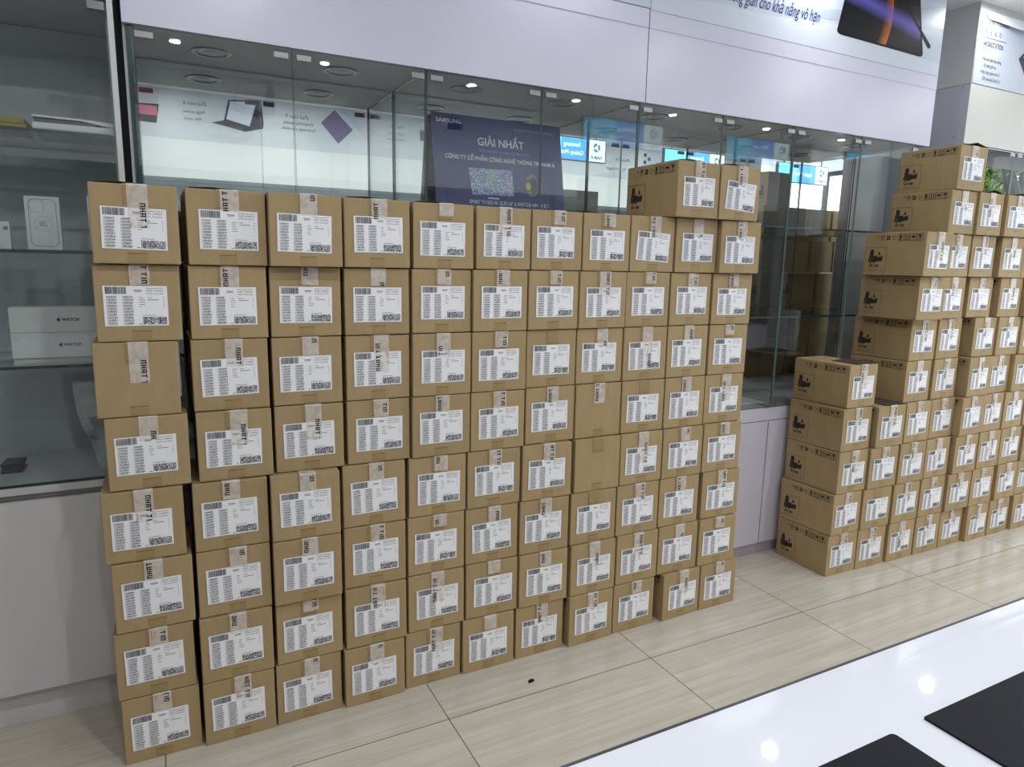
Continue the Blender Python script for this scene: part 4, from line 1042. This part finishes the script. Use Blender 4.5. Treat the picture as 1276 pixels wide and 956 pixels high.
# per carton of the near stack: (reading direction, start, hanging length); rows keyed by layer from the floor
D, U = 'D', 'U'
TAPES = {
 8: {9: (D, -.12, .27), 10: (U, .36, .35)},
 7: [(D, .23, .54), (U, .34, .28), (D, -.33, .30), (U, .29, .29), (None, 0, .19), (D, .03, .45), (D, -.25, .23), (U, .25, .22), (U, .40, .38), (D, .29, .33), (U, .37, .33)],
 6: [(D, -.18, .26), (U, .27, .28), (U, .12, .25), (D, .21, .26), (D, -.31, .24), (U, .22, .25), (D, -.23, .22), (D, .0, .41), (D, -.28, .20), (D, -.2, .25), (U, .25, .26)],
 5: [(D, .24, .54), (D, .12, .38), (D, -.34, .27), (U, .55, .57), (U, .62, .38), (D, -.2, .25), None, (D, .23, .32), (D, .50, .73), (D, .08, .27), (D, -.32, .20)],
 4: [(D, .20, .32), (D, .20, .50), (D, .22, .52), (D, -.22, .27), (U, .24, .26), (D, -.18, .28), (U, .27, .28), (U, .32, .36), None, (U, .28, .30), (U, .58, .56)],
 3: [(D, .07, .44), (U, .20, .26), (D, -.30, .25), (D, -.30, .27), (U, .12, .25), (D, -.13, .28), (D, -.10, .30), None, (D, .20, .60), (D, -.32, .27), (U, .20, .23)],
 2: [(U, .25, .28), (D, -.30, .30), (U, .22, .28), (D, -.18, .27), (U, .50, .20), (D, .10, .27), (U, .30, .30), None, (D, -.10, .32), (U, .33, .29), (D, -.05, .37)],
 1: [(D, -.22, .27), (U, .17, .30), (D, -.28, .20), (U, .42, .38), (U, .52, .52), (None, 0, .22), (U, .20, .26), (D, .22, .47), (D, .05, .46), (D, .20, .27), (D, -.30, .22)],
 0: [(D, -.28, .28), (D, -.04, .37), (D, -.36, .30), (D, -.36, .32), (U, .44, .42), (None, 0, .25), (U, .40, .38), (D, -.13, .30), (U, .16, .24), (D, .17, .47), (D, -.34, .25)],
}
NO_LABEL = {(1, 5, 0), (1, 4, 7), (1, 3, 7)}
TILT = {(1, 8, 10): -0.07, (1, 7, 8): -0.06, (1, 5, 1): 0.02, (1, 7, 0): -0.02, (1, 7, 2): -0.02, (1, 3, 3): 0.02, (1, 2, 5): 0.02}
nums = ['first', 'second', 'third', 'fourth', 'fifth', 'sixth', 'seventh', 'eighth', 'ninth', 'tenth', 'eleventh']
layers = ['floor', 'second', 'third', 'fourth', 'fifth', 'sixth', 'seventh', 'eighth', 'ninth', 'tenth']
def carton_label(s, r, i, n, extra):
    st = 'near stack' if s == 1 else 'far stack'
    lay = 'floor layer' if r == 0 else '%s layer up' % layers[r]
    if s == 1 and r == 8: return 'kraft carton on top of the near stack, %s of the raised pair' % ('left one' if i == 0 else 'right one')
    if s == 2 and r == 9: return 'single topmost kraft carton crowning the far stack'
    return '%s, %s, %s, %s from left' % (extra, st, lay, nums[i])

cnt = 0
for (s, r), L in TABLE.items():
    for i, (X, Y, a) in enumerate(L):
        rnd = random.Random(s*1000+r*50+i)
        col = i+9 if (s == 1 and r == 8) else i
        spec = None
        if s == 1:
            t = TAPES[r]; spec = t[col]
        else:
            spec = rnd.choice([(U, rnd.uniform(.3, .62), rnd.uniform(.4, .62)), (D, rnd.uniform(-.1, .15), rnd.uniform(.4, .55)), (U, rnd.uniform(.45, .7), rnd.uniform(.45, .7)),
                               (D, rnd.uniform(.2, .45), rnd.uniform(.4, .75)), (D, -.2, .27)])
            if (r, i) in ((1, 1),): spec = None
        nolab = (s, r, col) in NO_LABEL
        if s == 1 and r < 8: Y = min(Y, 0.0155)
        root = empty('cardboard_carton', (X, Y, r*H), a)
        extra = 'labelled kraft carton'
        if nolab: extra = 'bare kraft carton without label'
        elif spec is None: extra = 'labelled kraft carton lacking white tape'
        tag(root, carton_label(s, r, i, len(L), extra), 'cardboard box', 'cartons of the near stack' if s == 1 else 'cartons of the far stack')
        short = s == 1 and r < 8
        link_mesh('carton_body', (SHORT if short else BODIES)[cnt % 6], root)
        kp = KT[rnd.randrange(4)]; link_mesh('kraft_tape', kp[0], root); link_mesh('kraft_tape', kp[1], root)
        link_mesh('side_markings', SIDE_FRONT if short else SIDE, root)
        if not nolab:
            lb = link_mesh('shipping_label', LM, root)
            tl = TILT.get((s, r, col), rnd.uniform(-0.012, 0.012))
            lx, lz = 0.0245+rnd.uniform(-0.005, 0.005), 0.0405+rnd.uniform(-0.004, 0.003)
            lb.location = (lx, -0.0008, lz-0.5*LW*sin(tl)*0); lb.rotation_euler = (0, -tl, 0)
            link_mesh('label_print', LP[rnd.randrange(4)], lb)
        if spec is not None:
            xc = 0.106+rnd.uniform(-0.005, 0.005)
            tm, lm = tape_mesh(spec[0], spec[1], spec[2], xc)
            tp = link_mesh('packing_tape', tm, root)
            if lm: link_mesh('tape_lettering', lm, tp)
        # raised flaps on a few open-topped cartons
        if (s, r, col) in ((1, 7, 1), (2, 9, 0), (2, 8, 1), (2, 8, 2), (2, 4, 0), (2, 3, 1), (1, 7, 0), (1, 8, 9), (1, 8, 10), (1, 7, 3), (1, 7, 4)):
            big = {(2, 9, 0): 0.020, (2, 8, 1): 0.018, (2, 8, 2): 0.014, (2, 4, 0): 0.006, (2, 3, 1): 0.006}.get((s, r, col), 0.004)
            b = MB()
            xa, xb = (0.06, 0.198) if s == 2 else (0.012, 0.120)
            mid = xa+0.45*(xb-xa); t = 0.0022
            y0, y1 = 0.006, 0.14
            z = BH+0.0006
            b.hexa([(xa, y0, z), (mid, y0, z+big*0.75), (mid, y1, z+big), (xa, y1, z), (xa, y0, z+t), (mid, y0, z+big*0.75+t), (mid, y1, z+big+t), (xa, y1, z+t)])
            b.hexa([(mid, y0, z+big*0.75), (xb, y0, z), (xb, y1, z), (mid, y1, z+big), (mid, y0, z+big*0.75+t), (xb, y0, z+t), (xb, y1, z+t), (mid, y1, z+big+t)])
            b.build('top_flap', M['kraft_shade'], root)
        cnt += 1
# scraps on the floor
b = MB(); b.prism([(0, 0), (0.022, 0.004), (0.026, 0.014), (0.012, 0.018), (0.002, 0.012)], 2, 0.0005, 0.003)
o = b.build('paper_scrap', M['black'], loc=(1.035+0.18, -0.155, 0)); tag(o, 'tiny black scrap lying on the floor tiles before the near stack', 'scrap')
